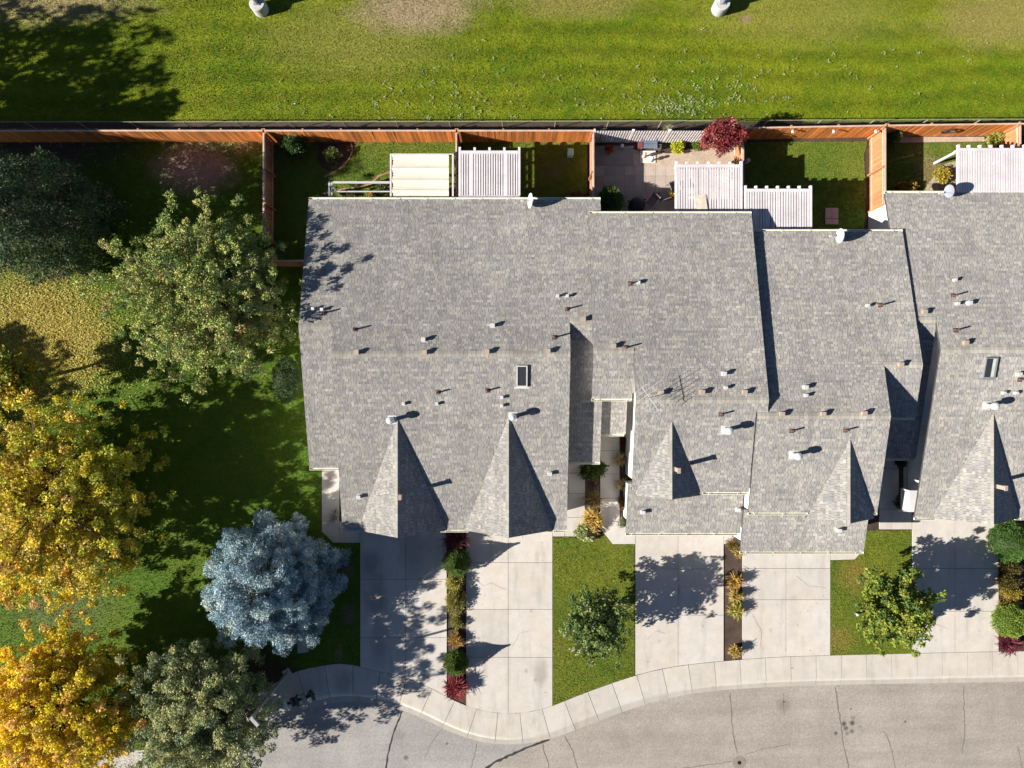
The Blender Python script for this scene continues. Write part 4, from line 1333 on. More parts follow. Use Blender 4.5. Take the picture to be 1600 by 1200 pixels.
# paving slab with two ornaments
x, y, _ = at(1012, 246)
tag(MB().prism(pp((1000, 236), (1024, 236), (1024, 255), (1000, 255)), 0, .06).build('paving_slab', std('pale_slab', (.62, .58, .52), .8, .08)), 'square pale stone slab in the gravel in front of the bench', 'paving slab')
def ornament(label, px, py, k, mat):
    x, y, _ = at(px, py, .3)
    t = thing('garden_ornament', label, 'garden ornament', (x, y, .06))
    MB().lathe([(.11, 0), (.11, .05), (.06, .09), (.05, .28 * k), (.10, .34 * k), (.11, .44 * k), (.06, .54 * k)], x, y, .06, 12).build('pedestal', M['stone'], t)
    MB().lathe([(.05, .53 * k), (.09, .60 * k), (.09, .68 * k), (.03, .76 * k)], x, y, .06, 12).build('figure', mat, t)
ornament('pinkish garden figure on the left of the pale slab', 1006.5, 243, .85, M['pink_stone'])
ornament('white garden figure on the right edge of the pale slab', 1018, 249, .8, M['white'])
box_thing('bucket', 'small white bucket at the foot of the lattice', 'bucket', 972, 228, .18, .22, .3, M['white'])

# pots by the right-hand pergola, oval wreath and lamps on the fence
for i, (px, py, lab) in enumerate(((1583, 226, 'terracotta pot nearest the right-hand end fence'), (1590, 224, 'second terracotta pot, against the short end fence'))):
    x, y, _ = at(px, py, .3); t = thing('flower_pot', lab, 'flower pot', (x, y, 0), 'terracotta pots by the right pergola')
    MB().lathe([(.10, 0), (.15, .26), (.17, .27), (.17, .32), (.14, .32), (.13, .27)], x, y, 0, 14).build('pot', M['terra'], t)
x, z = wx(1484, 1.3), 1.25; y = yF + .20
t = thing('wall_wreath', 'white oval ornament hung on the orange fence', 'fence ornament', (x, y, z))
pts = [(x + .42 * math.cos(a), y, z + .26 * math.sin(a)) for a in np.linspace(0, 2 * math.pi, 25)]
MB().tube(pts, .05, 6, cap=False).build('ring', std('dark_wreath', (.05, .035, .03), .7), t)
mb = MB(); mb.lathe([(.30, -.02), (.30, .02), (.05, .05)], 0, 0, 0, 16)
o = mb.build('plaque', M['white'], t); o.location = (0, -.02, 0); o.rotation_euler = (R(90), 0, 0); o.scale = (1, .5, 1)
for px, lab in ((1239, 'leftmost small white lamp on the orange fence beside the red maple'), (1303, 'small white lamp on the orange fence, middle one of three'), (1369, 'small white lamp on the orange fence at the corner post')):
    x, y, _ = P(px, 206, 1.7); y = yF + .14
    t = thing('fence_lamp', lab, 'fence lamp', (x, y, 1.6), 'small lamps on the orange fence')
    MB().box(x, y - .05, 1.66, .10, .10, .06).build('bracket', M['white'], t); MB().lathe([(.07, 0), (.09, .10), (.03, .16)], x, y - .12, 1.62, 10).build('shade', M['white_metal'], t)

# front: utility pad by the spruce, stones and tree guard on the lawns, box by the right tree
tag(MB().prism(pp((464, 985), (481, 985), (482, 1018), (466, 1020)), -.02, .10).build('utility_pad', M['path']), 'concrete utility pad showing below the blue spruce', 'concrete pad')
x, y, _ = at(943, 1009, .1)
t = thing('stepping_stone', 'round pinkish stone ring in the grass under the small lawn tree', 'stone', (x, y, 0))
MB().lathe([(.24, 0), (.26, .06), (.22, .10), (.17, .10), (.15, .05)], x, y, 0, 18).build('ring', M['pink_stone'], t)
MB().lathe([(.08, 0), (.08, .14), (.03, .17)], x + .06, y + .03, 0, 10).build('knob', M['stone'], t)
x, y, _ = at(897, 1015, .05); tag(MB().lathe([(.14, 0), (.16, .05), (.06, .09)], x, y, 0, 9).build('stone', M['pink_stone']), 'small flat stone in the grass left of the lawn tree', 'stone')
x, y, _ = at(923, 1033, .4)
t = thing('tree_guard', 'white plastic guard standing below the small lawn tree', 'tree guard', (x, y, 0))
MB().box(x, y, .26, .20, .05, .52, .2).build('panel', M['white'], t); MB().tube([(x - .13, y, 0), (x - .13, y, .6)], .015, 6).build('stake', M['bark'], t)
box_thing('ground_light', 'little grey ground lamp left of the leaning green tree', 'garden light', 1340, 960.5, .14, .14, .3, M['grey_metal'], M['white_metal'])

# ------------------------------------------------------------------ mailboxes on their shared beam, street lamp, concrete piers
x0, y0, _ = at(447, 1101, 1.0); x1, y1, _ = at(490, 1086, 1.0)
ang = math.atan2(y1 - y0, x1 - x0)
st = thing('mailbox_stand', 'dark timber beam on two posts carrying the row of mailboxes', 'mailbox stand', ((x0 + x1) / 2, (y0 + y1) / 2, 0))
L = math.hypot(x1 - x0, y1 - y0)
MB().box((x0 + x1) / 2, (y0 + y1) / 2, .93, L * 1.0, .13, .09, ang).build('beam', std('dark_timber', (.035, .03, .028), .85, .2), st)
for f in (.22, .72):
    MB().box(x0 + (x1 - x0) * f, y0 + (y1 - y0) * f, .44, .1, .1, .88, ang).build('post', bpy.data.materials['dark_timber'], st)
def mailbox(label, f, mat, w=.20, ln=.50, flag=False, shift=0):
    cx, cy = x0 + (x1 - x0) * f, y0 + (y1 - y0) * f
    t = thing('mailbox', label, 'mailbox', (cx, cy, .98), 'mailboxes in the row at the kerb')
    Rm = Matrix.Translation((cx, cy, .98)) @ Matrix.Rotation(ang, 4, 'Z') @ Matrix.Translation((0, shift, 0))
    prof = [(-w / 2, 0), (w / 2, 0)] + [(w / 2 * math.cos(a), .13 + w / 2 * math.sin(a)) for a in np.linspace(0, math.pi, 9)]
    n = len(prof)
    vs = [tuple(Rm @ Vector((a, -ln / 2, b))) for a, b in prof] + [tuple(Rm @ Vector((a, ln / 2, b))) for a, b in prof]
    MB().add(vs, [tuple(range(n)), tuple(range(2 * n - 1, n - 1, -1))] + [(i, n + i, n + (i + 1) % n, (i + 1) % n) for i in range(n)]).build('body', mat, t)
    prof2 = [(a * .92, b * .95 + .004) for a, b in prof]
    vs = [tuple(Rm @ Vector((a, -ln / 2 - .022, b))) for a, b in prof2] + [tuple(Rm @ Vector((a, -ln / 2 - .002, b))) for a, b in prof2]
    MB().add(vs, [tuple(range(n)), tuple(range(2 * n - 1, n - 1, -1))] + [(i, n + i, n + (i + 1) % n, (i + 1) % n) for i in range(n)]).build('door', mat, t)
    if flag:
        p = Rm @ Vector((w / 2 + .04, .1, .2)); MB().box(p.x, p.y, p.z, .16, .04, .10, ang).build('flag', M['black'], t)
mb_dark = std('mailbox_black', (.05, .05, .053), .5, .1); mb_grey = std('mailbox_dull', (.20, .21, .20), .5, .1)
mailbox('white mailbox at the left end of the kerbside row', .0, M['white'], .16, .52)
mailbox('black mailbox next to the white one', .26, mb_dark, .20, .50, shift=.05)
mailbox('slim dark mailbox third from the white end', .40, mb_dark, .17, .56)
mailbox('dull grey mailbox fourth from the white end', .66, mb_grey, .22, .50, shift=.05)
mailbox('black mailbox with its flag out at the right end of the row', .98, mb_dark, .17, .50, True)

bx, by, _ = at(449, 1051)
hp = 5.75
lp = thing('street_lamp', 'tall grey street lamp leaning over the tree at the cul-de-sac kerb', 'street lamp', (bx, by, 0))
MB().box(bx, by, .03, .45, .45, .06, .6).build('base', M['conc_grey'], lp)
MB().tube([(bx, by, 0), (bx, by, 1.0), (bx, by, hp)], [.11, .095, .06], 10).build('pole', M['pole'], lp)
hx, hy, _ = P(400, 1128, hp)
arm = MB().tube([(bx, by, hp - .05), ((bx + hx) / 2, (by + hy) / 2, hp + .05), (hx, hy, hp + .02)], [.045, .04, .035], 8).build('arm', M['pole'], lp)
dx, dy = hx - bx, hy - by; a_ = math.atan2(dy, dx)
MB().box(hx - dx * .12, hy - dy * .12, hp + .05, .55, .22, .12, a_).build('lamp_head', M['pole'], lp, bevel=.03)

for (px, py, lab) in ((404, 9, 'concrete pier with a steel mast on the field, left of the two'), (1127, 8, 'concrete pier with a steel mast on the field, right of the two')):
    x, y, _ = at(px, py, .5)
    t = thing('light_pole', lab, 'light pole', (x, y, 0), 'masts on concrete piers along the field')
    MB().lathe([(.46, -.1), (.46, .78), (.43, .82), (.20, .82)], x, y, 0, 24).build('pier', M['conc_grey'], t)
    MB().box(x, y + .02, .85, .34, .34, .05).build('base_plate', M['grey_metal'], t)
    MB().tube([(x, y, .82), (x, y, 6), (x, y, 11)], [.11, .09, .06], 12).build('mast', M['grey_metal'], t)
    MB().box(x - .14, y + .16, 1.15, .12, .16, .5).build('junction_box', M['white_metal'], t)

# ------------------------------------------------------------------ vegetation
def unit(v): return v / np.maximum(np.linalg.norm(v, axis=1, keepdims=True), 1e-9)

def leaves(base, axis, length, width, cols, jitter=.5, curl=0.0, nrm=None):
    """rhombic leaves / needles: base points, outward axes, sizes, one colour each -> V, F, C"""
    n = len(base)
    a = unit(axis + rng.normal(0, jitter, (n, 3)))
    if nrm is None:
        s = unit(np.cross(a, unit(rng.normal(0, 1, (n, 3)))))
    else:                       # leaf blades face away from the middle of their tuft
        nn = unit(nrm + rng.normal(0, .38, (n, 3)))
        a = unit(a - nn * (a * nn).sum(1, keepdims=True) * .75)
        s = unit(np.cross(a, nn))
    L = length * rng.uniform(.7, 1.25, (n, 1)); W = width * rng.uniform(.7, 1.25, (n, 1)) / 2
    up_ = np.cross(a, s)
    V = np.empty((n, 4, 3))
    V[:, 0] = base
    V[:, 1] = base + a * L * .5 + s * W + up_ * L * curl
    V[:, 2] = base + a * L
    V[:, 3] = base + a * L * .5 - s * W + up_ * L * curl
    return V.reshape(-1, 3), np.arange(4 * n).reshape(n, 4), cols

def palette(n, cols, wts=None, var=.18):
    cols = np.array(cols)
    k = rng.choice(len(cols), n, p=None if wts is None else np.array(wts) / sum(wts))
    return cols[k] * rng.uniform(1 - var, 1 + var, (n, 1))

def trunk_mesh(mb, base, top, r0, limbs, n=8):
    b, t = Vector(base), Vector(top)
    m1 = b.lerp(t, .35) + Vector((random.uniform(-.1, .1), random.uniform(-.1, .1), 0)); m2 = b.lerp(t, .7) + Vector((random.uniform(-.12, .12), random.uniform(-.12, .12), 0))
    mb.tube([b - Vector((0, 0, .1)), b + Vector((0, 0, .15)), m1, m2, t], [r0 * 1.4, r0 * 1.05, r0 * .8, r0 * .5, r0 * .15], n)
    for p0, p1, r in limbs:
        p0, p1 = Vector(p0), Vector(p1)
        mid_ = p0.lerp(p1, .5) + Vector((random.uniform(-.15, .15), random.uniform(-.15, .15), (p1 - p0).length * .06))
        mb.tube([p0, mid_, p1], [r, r * .65, r * .2], 5)

def tree(name, label, base, h, rx, ry, zc, rz_, pal, wts=None, nb=46, per=9, leaf=(.17, .13), lpc=55, cr=.55, cat='tree', needle=False, bark='bark',
         trunk_r=.2, cvar=.22, seed=1, up=.35, lobes=.18, group=None, spread=.35, inner=.35, topcol=None, skirt=0.0, droop=0.0, flat=0.7):
    """branches run from the trunk to an uneven ellipsoid; leaf clusters sit along their outer part"""
    global rng
    rng = np.random.default_rng(seed); random.seed(seed)
    x, y = base
    t = thing(name, label, cat, (x, y, 0), group)
    cx, cy, cz = x, y, zc
    ga = math.pi * (3 - 5 ** .5)
    limbs = []; C = []; CR = []
    for i in range(nb):
        f = (i + .5) / nb
        cz_ = 1 - f * (1.55 + skirt)
        ang = i * ga + rng.uniform(-.3, .3)
        rr = math.sqrt(max(0, 1 - cz_ * cz_)) if cz_ > -1 else 0
        k = rng.uniform(1 - lobes, 1 + lobes * .7)
        e = np.array([cx + rx * rr * math.cos(ang) * k, cy + ry * rr * math.sin(ang) * k, cz + rz_ * cz_ * k])
        e[2] = max(e[2] - droop * rr, .25)
        s0 = np.array([x, y, min(max(cz - rz_ * .7 + (e[2] - cz + rz_) * .35, h * .12), h * .9)])
        if i % 2 == 0: limbs.append((tuple(s0), tuple(s0 + (e - s0) * .85), trunk_r * .32))
        for j in range(per):
            u = inner + (1 - inner) * ((j + rng.uniform(.2, .8)) / per) ** .8
            q = s0 + (e - s0) * u
            sc = spread * (.4 + .8 * u)
            q = q + rng.normal(0, 1, 3) * sc * np.array([1, 1, .6])
            C.append(q); CR.append(cr * rng.uniform(.65, 1.25) * (1.1 - .35 * u))
    C = np.array(C); CR = np.array(CR)
    nC = len(C)
    base_c = palette(nC, pal, wts, cvar)
    if topcol is not None:      # autumn colour turns first on one side of the crown
        w = topcol[0](C - np.array([cx, cy, cz]))
        base_c = base_c * (1 - w[:, None]) + palette(nC, topcol[1], None, cvar) * w[:, None]
    n = nC * lpc
    idx = np.repeat(np.arange(nC), lpc)
    d = unit(rng.normal(0, 1, (n, 3)))
    d[:, 2] = d[:, 2] * .8 + .12; d = unit(d)
    pos = C[idx] + d * (CR[idx] * rng.uniform(.1, 1, n) ** .5)[:, None] * np.array([1, 1, flat])
    outw = unit(pos - np.array([cx, cy, cz - rz_ * .4]))
    ax = d * .8 + outw * .5 + np.array([0, 0, up])
    cols = base_c[idx] * rng.uniform(.78, 1.25, (n, 1))
    V, Fc, Cc = leaves(pos, ax, leaf[0], leaf[1], cols, .35 if needle else .6, nrm=d * .9 + outw * .35 + np.array([0, 0, .35]))
    keep = np.repeat(V.reshape(-1, 4, 3)[:, :, 2].min(1) > .02, 1)
    Fc = Fc[keep]; Cc = Cc[keep]
    mb = MB(); trunk_mesh(mb, (x, y, 0), (cx, cy, min(h * .93, cz + rz_ * .8)), trunk_r, limbs)
    mb.build('trunk', M[bark], t)
    arr_mesh('crown', V, Fc, Cc, M['needle'] if needle else M['leaf'], t)
    return t

def conifer(name, label, base, h, r, pal, wts=None, puff=.42, gap=.62, lpc=130, leaf=(.17, .05), seed=3, power=.6, group=None, trunk_r=.2, z0=.5, cat='tree', rough=.16, zmax=.30, tipgap=1.0, depth=(.74, 1.02)):
    """needle tufts packed over an uneven cone, inner tufts with crown shade painted in, around one leader"""
    global rng
    rng = np.random.default_rng(seed); random.seed(seed)
    x, y = base
    t = thing(name, label, cat, (x, y, 0), group)
    prof = lambda f: r * np.where(f < zmax, .86 + .14 * f / zmax, np.clip((1 - f) / (1 - zmax), 0, 1) ** power)
    C = []; CR = []
    lob = rng.uniform(0, 2 * math.pi, 4)
    tips = []                                   # branch ends, spaced over the cone
    for _ in range(5000):
        f = rng.uniform(0, 1) ** 1.1; ang = rng.uniform(0, 2 * math.pi)
        R_ = float(prof(np.array(f))) * (1 + rough * .5 * (math.sin(5 * ang + lob[0] + 7 * f) + math.sin(9 * ang + lob[1] - 11 * f)) / 1.4) * rng.uniform(*depth)
        p = np.array([x + R_ * math.cos(ang), y + R_ * math.sin(ang), z0 + f * (h - z0)])
        if any(((q - p) ** 2).sum() < tipgap * tipgap for q, _o in tips): continue
        o_ = np.array([math.cos(ang), math.sin(ang), .35 + f]); tips.append((p, o_ / np.linalg.norm(o_)))
    for p, o_ in tips:
        k0 = len(C)
        for _ in range(60):
            dd = rng.normal(0, 1, 3); dd /= np.linalg.norm(dd)
            q = p + (dd + o_ * .5) * tipgap * .46 * rng.uniform(.75, 1.1)
            if all(((q - w_) ** 2).sum() > gap * gap for w_ in C[k0:]):
                C.append(q); CR.append(puff * rng.uniform(.75, 1.25))
            if len(C) - k0 >= 11: break
    C = np.array(C); CR = np.array(CR); nC = len(C)
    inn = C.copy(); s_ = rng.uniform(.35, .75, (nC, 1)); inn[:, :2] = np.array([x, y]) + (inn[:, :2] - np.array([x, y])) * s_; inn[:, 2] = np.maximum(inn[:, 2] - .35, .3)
    base_c = palette(nC, pal, wts, .15)
    def put(Cn, Rn, colr, m):
        idx = np.repeat(np.arange(nC), m); n = len(idx)
        d = unit(rng.normal(0, 1, (n, 3)) + np.array([0, 0, .25]))
        ow = unit(Cn[idx] - np.array([x, y, 0]) * np.array([1, 1, 0]) - np.array([0, 0, 1]) * (Cn[idx][:, 2:3] * .8))
        pos = Cn[idx] + d * (Rn[idx] * rng.uniform(.3, 1.0, n))[:, None]
        tip = .75 + .5 * rng.uniform(0, 1, (n, 1))
        return leaves(pos, d + ow * .3, leaf[0], leaf[1], colr[idx] * tip, .3, nrm=d + ow * .4)
    V1, F1_, C1 = put(C, CR, base_c, lpc)
    V2, F2_, C2 = put(inn, CR * 1.2, base_c * .8, lpc // 3)  # inner tufts tinted darker: shade inside the crown put into their colour
    limbs = [((x, y, max(.3, p[2] - .2)), tuple(p), .035) for p in C[::5]]
    mb = MB(); trunk_mesh(mb, (x, y, 0), (x, y, h * .96), trunk_r, limbs)
    mb.build('trunk', M['bark'], t)
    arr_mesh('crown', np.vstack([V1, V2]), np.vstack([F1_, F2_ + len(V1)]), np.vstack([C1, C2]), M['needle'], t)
    return t

def img_base(px, py, zc):
    """ground position of a crown whose middle, zc up, is seen at (px, py)"""
    p = P(px, py, zc); return (p[0], p[1])

# --- the big trees on the left
conifer('spruce_tree', 'dark green conifer at the left edge below the shaded fence', img_base(40, 335, 4.2), 9.0, 3.0,
        [(.055, .095, .045), (.075, .12, .05), (.12, .15, .06), (.17, .16, .08)], [4, 4, 2, .7], puff=.34, gap=.42, lpc=70, leaf=(.20, .06), seed=5, power=.62, tipgap=1.15)
tree('pine_tree', 'large yellowish green pine beside the left roof edge', img_base(318, 462, 3.7), 7.5, 4.7, 4.9, 3.7, 3.5,
     [(.32, .36, .10), (.26, .32, .085), (.40, .40, .13), (.17, .235, .075), (.38, .29, .13)], [4, 4, 3, 3, .6], nb=190, per=8, leaf=(.15, .065), lpc=84, cr=.27, needle=True, seed=8, trunk_r=.22, lobes=.30, spread=.40, inner=.25, bark='pale_bark', flat=.9, skirt=.25)
yel = lambda d: np.clip(.48 - .10 * d[:, 0] - .07 * d[:, 1] + .03 * d[:, 2], 0, 1) * rng.uniform(.2, 1, len(d))
tree('maple_tree', 'huge maple turning gold and green at the left edge', img_base(68, 788, 4.0), 8.2, 5.7, 6.3, 4.0, 4.0,
     [(.46, .42, .04), (.36, .38, .045), (.54, .46, .04), (.56, .40, .07)], [4, 4, 2.5, 1], nb=130, per=10, leaf=(.135, .11), lpc=76, cr=.36, seed=21, trunk_r=.26, lobes=.24, spread=.42, inner=.25, skirt=.3,
     topcol=(yel, [(.84, .62, .04), (.80, .46, .07), (.86, .66, .06), (.76, .46, .20)]))
yel2 = lambda d: np.clip(.70 - .14 * d[:, 0] - .04 * d[:, 1], 0, 1) * rng.uniform(.4, 1, len(d))
tree('maple_tree', 'orange and yellow maple filling the bottom left corner', img_base(90, 1108, 3.8), 6.6, 4.6, 4.2, 3.8, 2.8,
     [(.52, .46, .035), (.62, .50, .03), (.54, .36, .05), (.64, .38, .12)], [4, 3, 2, 1.4], nb=110, per=10, leaf=(.13, .105), lpc=76, cr=.32, seed=33, trunk_r=.22, lobes=.18, spread=.28, inner=.38,
     topcol=(yel2, [(.86, .62, .02), (.86, .68, .03), (.86, .58, .04), (.80, .54, .18)]))
tree('maple_tree', 'small yellow-green maple crown at the left edge above the huge one', img_base(2, 590, 3.4), 4.9, 1.5, 1.3, 3.4, 1.2,
     [(.33, .30, .04), (.24, .27, .04), (.50, .36, .04)], None, nb=30, per=6, leaf=(.18, .13), lpc=50, cr=.38, seed=41, trunk_r=.12)
conifer('blue_spruce_tree', 'silvery blue spruce in front of the left walkway', img_base(427, 911, 2.4), 6.5, 3.4,
        [(.31, .43, .47), (.25, .36, .42), (.40, .51, .53), (.17, .26, .32), (.52, .60, .57)], [4, 4, 3, 2, 1.6], puff=.25, gap=.32, lpc=150, leaf=(.12, .05), seed=13, power=.62, trunk_r=.2, z0=.6, rough=.2, zmax=.28, tipgap=.95, depth=(.66, 1.02))
tree('locust_tree', 'sparse grey-green tree with bare twigs beside the street lamp', img_base(312, 1120, 3.6), 6.4, 3.75, 4.2, 3.6, 2.6,
     [(.30, .33, .14), (.37, .39, .18), (.20, .25, .13), (.43, .42, .19)], [4, 3, 3, 1.5], nb=120, per=9, leaf=(.13, .075), lpc=100, cr=.36, seed=17, trunk_r=.2, bark='pale_bark', lobes=.32, spread=.46, inner=.3)
# trees beyond the left edge whose shade falls into the picture
tree('maple_tree', 'tall tree beyond the left edge, shading the left end of the board fence', (wx(-190), wy(305)), 10.5, 3.8, 4.2, 6.2, 3.8, [(.20, .22, .04), (.32, .26, .04)], None, nb=50, per=7, leaf=(.32, .24), lpc=40, cr=.66, seed=51)
tree('maple_tree', 'tall tree beyond the left edge whose shade reaches the mown field', (wx(-300), wy(200)), 12, 4.2, 4.2, 7.5, 4.2, [(.20, .22, .04), (.32, .26, .04)], None, nb=30, per=6, leaf=(.32, .24), lpc=26, cr=.6, seed=52, lobes=.35)
tree('maple_tree', 'tall tree beyond the left edge, level with the huge gold maple', (wx(-330), wy(680)), 9, 4.2, 4.2, 5.5, 3.4, [(.32, .28, .04), (.44, .30, .04)], None, nb=44, per=8, leaf=(.34, .26), lpc=30, cr=.7, seed=53)

# --- small trees on the front lawns
tree('lawn_tree', 'small round-leaved green tree on the lawn between the pale driveways', img_base(932, 972, 2.5), 4.4, 1.85, 2.05, 2.7, 1.65,
     [(.13, .19, .05), (.18, .235, .075), (.08, .13, .035), (.27, .30, .13)], [4, 3, 3, 1.2], nb=64, per=6, leaf=(.13, .11), lpc=34, cr=.24, seed=61, trunk_r=.08, lobes=.2, spread=.2, inner=.35)
tree('lawn_tree', 'green tree with long fanned branches on the lawn at the right', img_base(1403, 949, 2.6), 4.4, 2.25, 2.2, 2.6, 1.65,
     [(.17, .23, .035), (.22, .27, .04), (.28, .29, .05), (.10, .16, .035)], [4, 4, 2, 3], nb=58, per=8, leaf=(.15, .12), lpc=42, cr=.26, seed=66, trunk_r=.09, lobes=.3, spread=.16, inner=.35)
tree('japanese_maple_tree', 'dark red maple hanging over the lattice and the orange fence', img_base(1130, 212, 2.1), 2.8, 1.12, .70, 2.1, .75,
     [(.25, .04, .045), (.32, .07, .065), (.17, .028, .04), (.36, .13, .10)], [4, 3, 3, 1], nb=42, per=6, leaf=(.15, .07), lpc=40, cr=.28, seed=71, trunk_r=.06, spread=.16)

# --- shrubs
def shrub(name, label, px, py, rpx, h, pal, wts=None, n=1500, leaf=(.10, .07), shape='dome', cat='shrub', group=None, seed=None, ry=1.0, jit=.55, mat='leaf', twig=True):
    global rng
    seed = seed or int(px * 3 + py)
    rng = np.random.default_rng(seed); random.seed(seed)
    zc = h * (.42 if shape != 'cone' else .3)
    x, y, _ = P(px, py, zc)
    r = rpx * 1.1 / F * (H - zc)
    t = thing(name, label, cat, (x, y, 0), group)
    d = unit(rng.normal(0, 1, (n, 3)))
    if shape == 'cone':         # clipped teardrop
        f = rng.uniform(0, 1, n) ** 1.25
        ang = rng.uniform(0, 2 * math.pi, n)
        rad = r * np.clip(np.sin(np.pi * np.clip(f * .80 + .22, 0, 1)) , .0, 1) ** .9 * np.where(f > .35, (1 - f) / .65 * .75 + .25 * (1 - f), 1) ** .8
        ridg = 1 + .05 * np.sin(ang * 7 + f * 9) + .04 * np.sin(ang * 13)
        rad = rad * ridg * rng.uniform(.86, 1.02, n)
        pos = np.stack([x + rad * np.cos(ang), y + ry * rad * np.sin(ang), .05 + f * h], 1)
        ax = np.stack([np.cos(ang), np.sin(ang), np.full(n, 1.0)], 1)
    elif shape == 'ball':
        k = rng.uniform(.82, 1.0, n)[:, None]
        lump = 1 + .05 * np.sin(d[:, :1] * 9 + d[:, 1:2] * 7) + .05 * np.sin(d[:, 2:3] * 11)
        pos = np.array([x, y, h * .5]) + d * k * lump * np.array([r, r * ry, h * .5])
        ax = d
    else:                       # loose dome of clumps
        m = 26
        cd = unit(rng.normal(0, 1, (m, 3))); cd[:, 2] = np.abs(cd[:, 2])
        cc = np.array([x, y, h * .18]) + cd * rng.uniform(.45, .80, (m, 1)) * np.array([r, r * ry, h * .72])
        idx = rng.integers(0, m, n)
        pos = cc[idx] + d * rng.uniform(.2, 1, (n, 1)) * np.array([r, r * ry, h * .55]) * .36
        ax = d + unit(pos - np.array([x, y, 0])) * .6
    pos[:, 2] = np.maximum(pos[:, 2], .04)
    cols = palette(n, pal, wts, .2)
    V, Fc, Cc = leaves(pos, ax, leaf[0], leaf[1], cols, jit)
    mb = MB()
    for k in range(5 if twig else 3):
        a = k * 1.26; mb.tube([(x, y, -.02), (x + r * .3 * math.cos(a), y + r * .3 * ry * math.sin(a), h * .35), (x + r * .6 * math.cos(a), y + r * .6 * ry * math.sin(a), h * .7)] if shape != 'cone' else
                              [(x + .05 * math.cos(a), y + .05 * math.sin(a), -.02), (x + .03 * math.cos(a), y + .03 * math.sin(a), h * .4), (x, y, h * .8)], [.025, .018, .006], 5)
    mb.build('stem', M['bark'], t)
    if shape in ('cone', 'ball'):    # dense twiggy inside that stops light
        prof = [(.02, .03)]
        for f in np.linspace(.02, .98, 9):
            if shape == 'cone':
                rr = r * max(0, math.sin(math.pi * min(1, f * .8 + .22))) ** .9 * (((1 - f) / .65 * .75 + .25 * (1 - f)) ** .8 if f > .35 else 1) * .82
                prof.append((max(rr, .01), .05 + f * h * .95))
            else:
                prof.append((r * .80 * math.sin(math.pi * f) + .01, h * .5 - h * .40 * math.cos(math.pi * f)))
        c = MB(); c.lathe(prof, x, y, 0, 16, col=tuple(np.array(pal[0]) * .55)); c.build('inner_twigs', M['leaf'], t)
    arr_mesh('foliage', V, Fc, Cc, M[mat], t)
    return t

def spiky(name, label, px, py, rpx, h, pal, n=260, w=.035, cat='ornamental grass', group=None, arch=.55, seed=None):
    """a tuft of long blades arching out of one crown"""
    global rng
    seed = seed or int(px * 5 + py)
    rng = np.random.default_rng(seed)
    x, y, _ = P(px, py, h * .5)
    r = rpx * 1.08 / F * (H - h * .5)
    t = thing(name, label, cat, (x, y, 0), group)
    ang = rng.uniform(0, 2 * math.pi, n); lean = rng.uniform(0, 1, n) ** .7; hh = h * rng.uniform(.6, 1.1, n)
    b = np.stack([x + r * .22 * rng.normal(0, 1, n), y + r * .22 * rng.normal(0, 1, n), np.zeros(n)], 1)
    dirh = np.stack([np.cos(ang), np.sin(ang), np.zeros(n)], 1)
    p1 = b + dirh * (r * lean * .42)[:, None] + np.array([0, 0, 1]) * (hh * .72)[:, None]
    p2 = b + dirh * (r * lean * 1.05)[:, None] + np.array([0, 0, 1]) * (hh * (1 - arch * lean))[:, None]
    s = np.stack([-np.sin(ang), np.cos(ang), np.zeros(n)], 1) + rng.normal(0, .3, (n, 3)); s = unit(s) * w / 2
    V = np.stack([b - s, b + s, p1 - s, p1 + s, p2 - s * .3, p2 + s * .3], 1).reshape(-1, 3)
    i0 = np.arange(n)[:, None] * 6
    Fc = np.concatenate([i0 + np.array([[0, 1, 3, 2]]), i0 + np.array([[2, 3, 5, 4]])])
    c = palette(n, pal, None, .2)
    arr_mesh('blades', V, Fc, np.concatenate([c, c * 1.12]), M['leaf'], t)
    MB().lathe([(r * .25, -.01), (r * .18, .10), (.02, .14)], x, y, 0, 8).build('crown_base', M['bark'], t)
    return t

GREEN = [(0.085, 0.147, 0.031), (0.116, 0.186, 0.039), (0.155, 0.217, 0.046)]
LIME = [(0.145, 0.232, 0.032), (0.203, 0.29, 0.043), (0.246, 0.319, 0.051)]
GOLD = [(0.504, 0.36, 0.084), (0.432, 0.3, 0.072), (0.576, 0.444, 0.144), (0.36, 0.264, 0.072)]
OLIVE = [(0.21, 0.21, 0.045), (0.3, 0.27, 0.053), (0.165, 0.18, 0.042), (0.39, 0.315, 0.075)]
YELG = [(0.464, 0.406, 0.087), (0.319, 0.319, 0.072), (0.609, 0.522, 0.174), (0.232, 0.246, 0.058)]
MAROON = [(0.088, 0.018, 0.027), (0.125, 0.025, 0.037), (0.175, 0.044, 0.056)]
REDS = [(0.286, 0.033, 0.039), (0.195, 0.026, 0.039), (0.364, 0.065, 0.065)]
# planting strip between the two left driveways, top to bottom
G1 = 'shrubs in the strip between the left driveways'
spiky('barberry_shrub', 'dark maroon barberry at the house end of the left planting strip', 712, 842, 19, .95, MAROON, 420, .05, 'shrub', G1, .3)
shrub('cone_shrub', 'taller clipped green cone shrub, next below the dark maroon barberry', 713.5, 878, 20, 2.05, GREEN, [3, 3, 1.5], 5200, (.085, .05), 'cone', group=G1)
shrub('spirea_shrub', 'yellow-and-green shrub directly below the taller clipped cone', 712, 911, 14, .8, YELG, None, 1500, (.13, .05), 'dome', group=G1, ry=1.1)
shrub('spirea_shrub', 'widest olive-green shrub in the middle of the left planting strip', 711, 940, 17, .95, OLIVE, None, 2200, (.12, .05), 'dome', group=G1, ry=1.25)
shrub('spirea_shrub', 'thin olive shrub with bare soil showing, below the widest one', 713, 974, 10, .55, OLIVE, None, 600, (.11, .05), 'dome', group=G1)
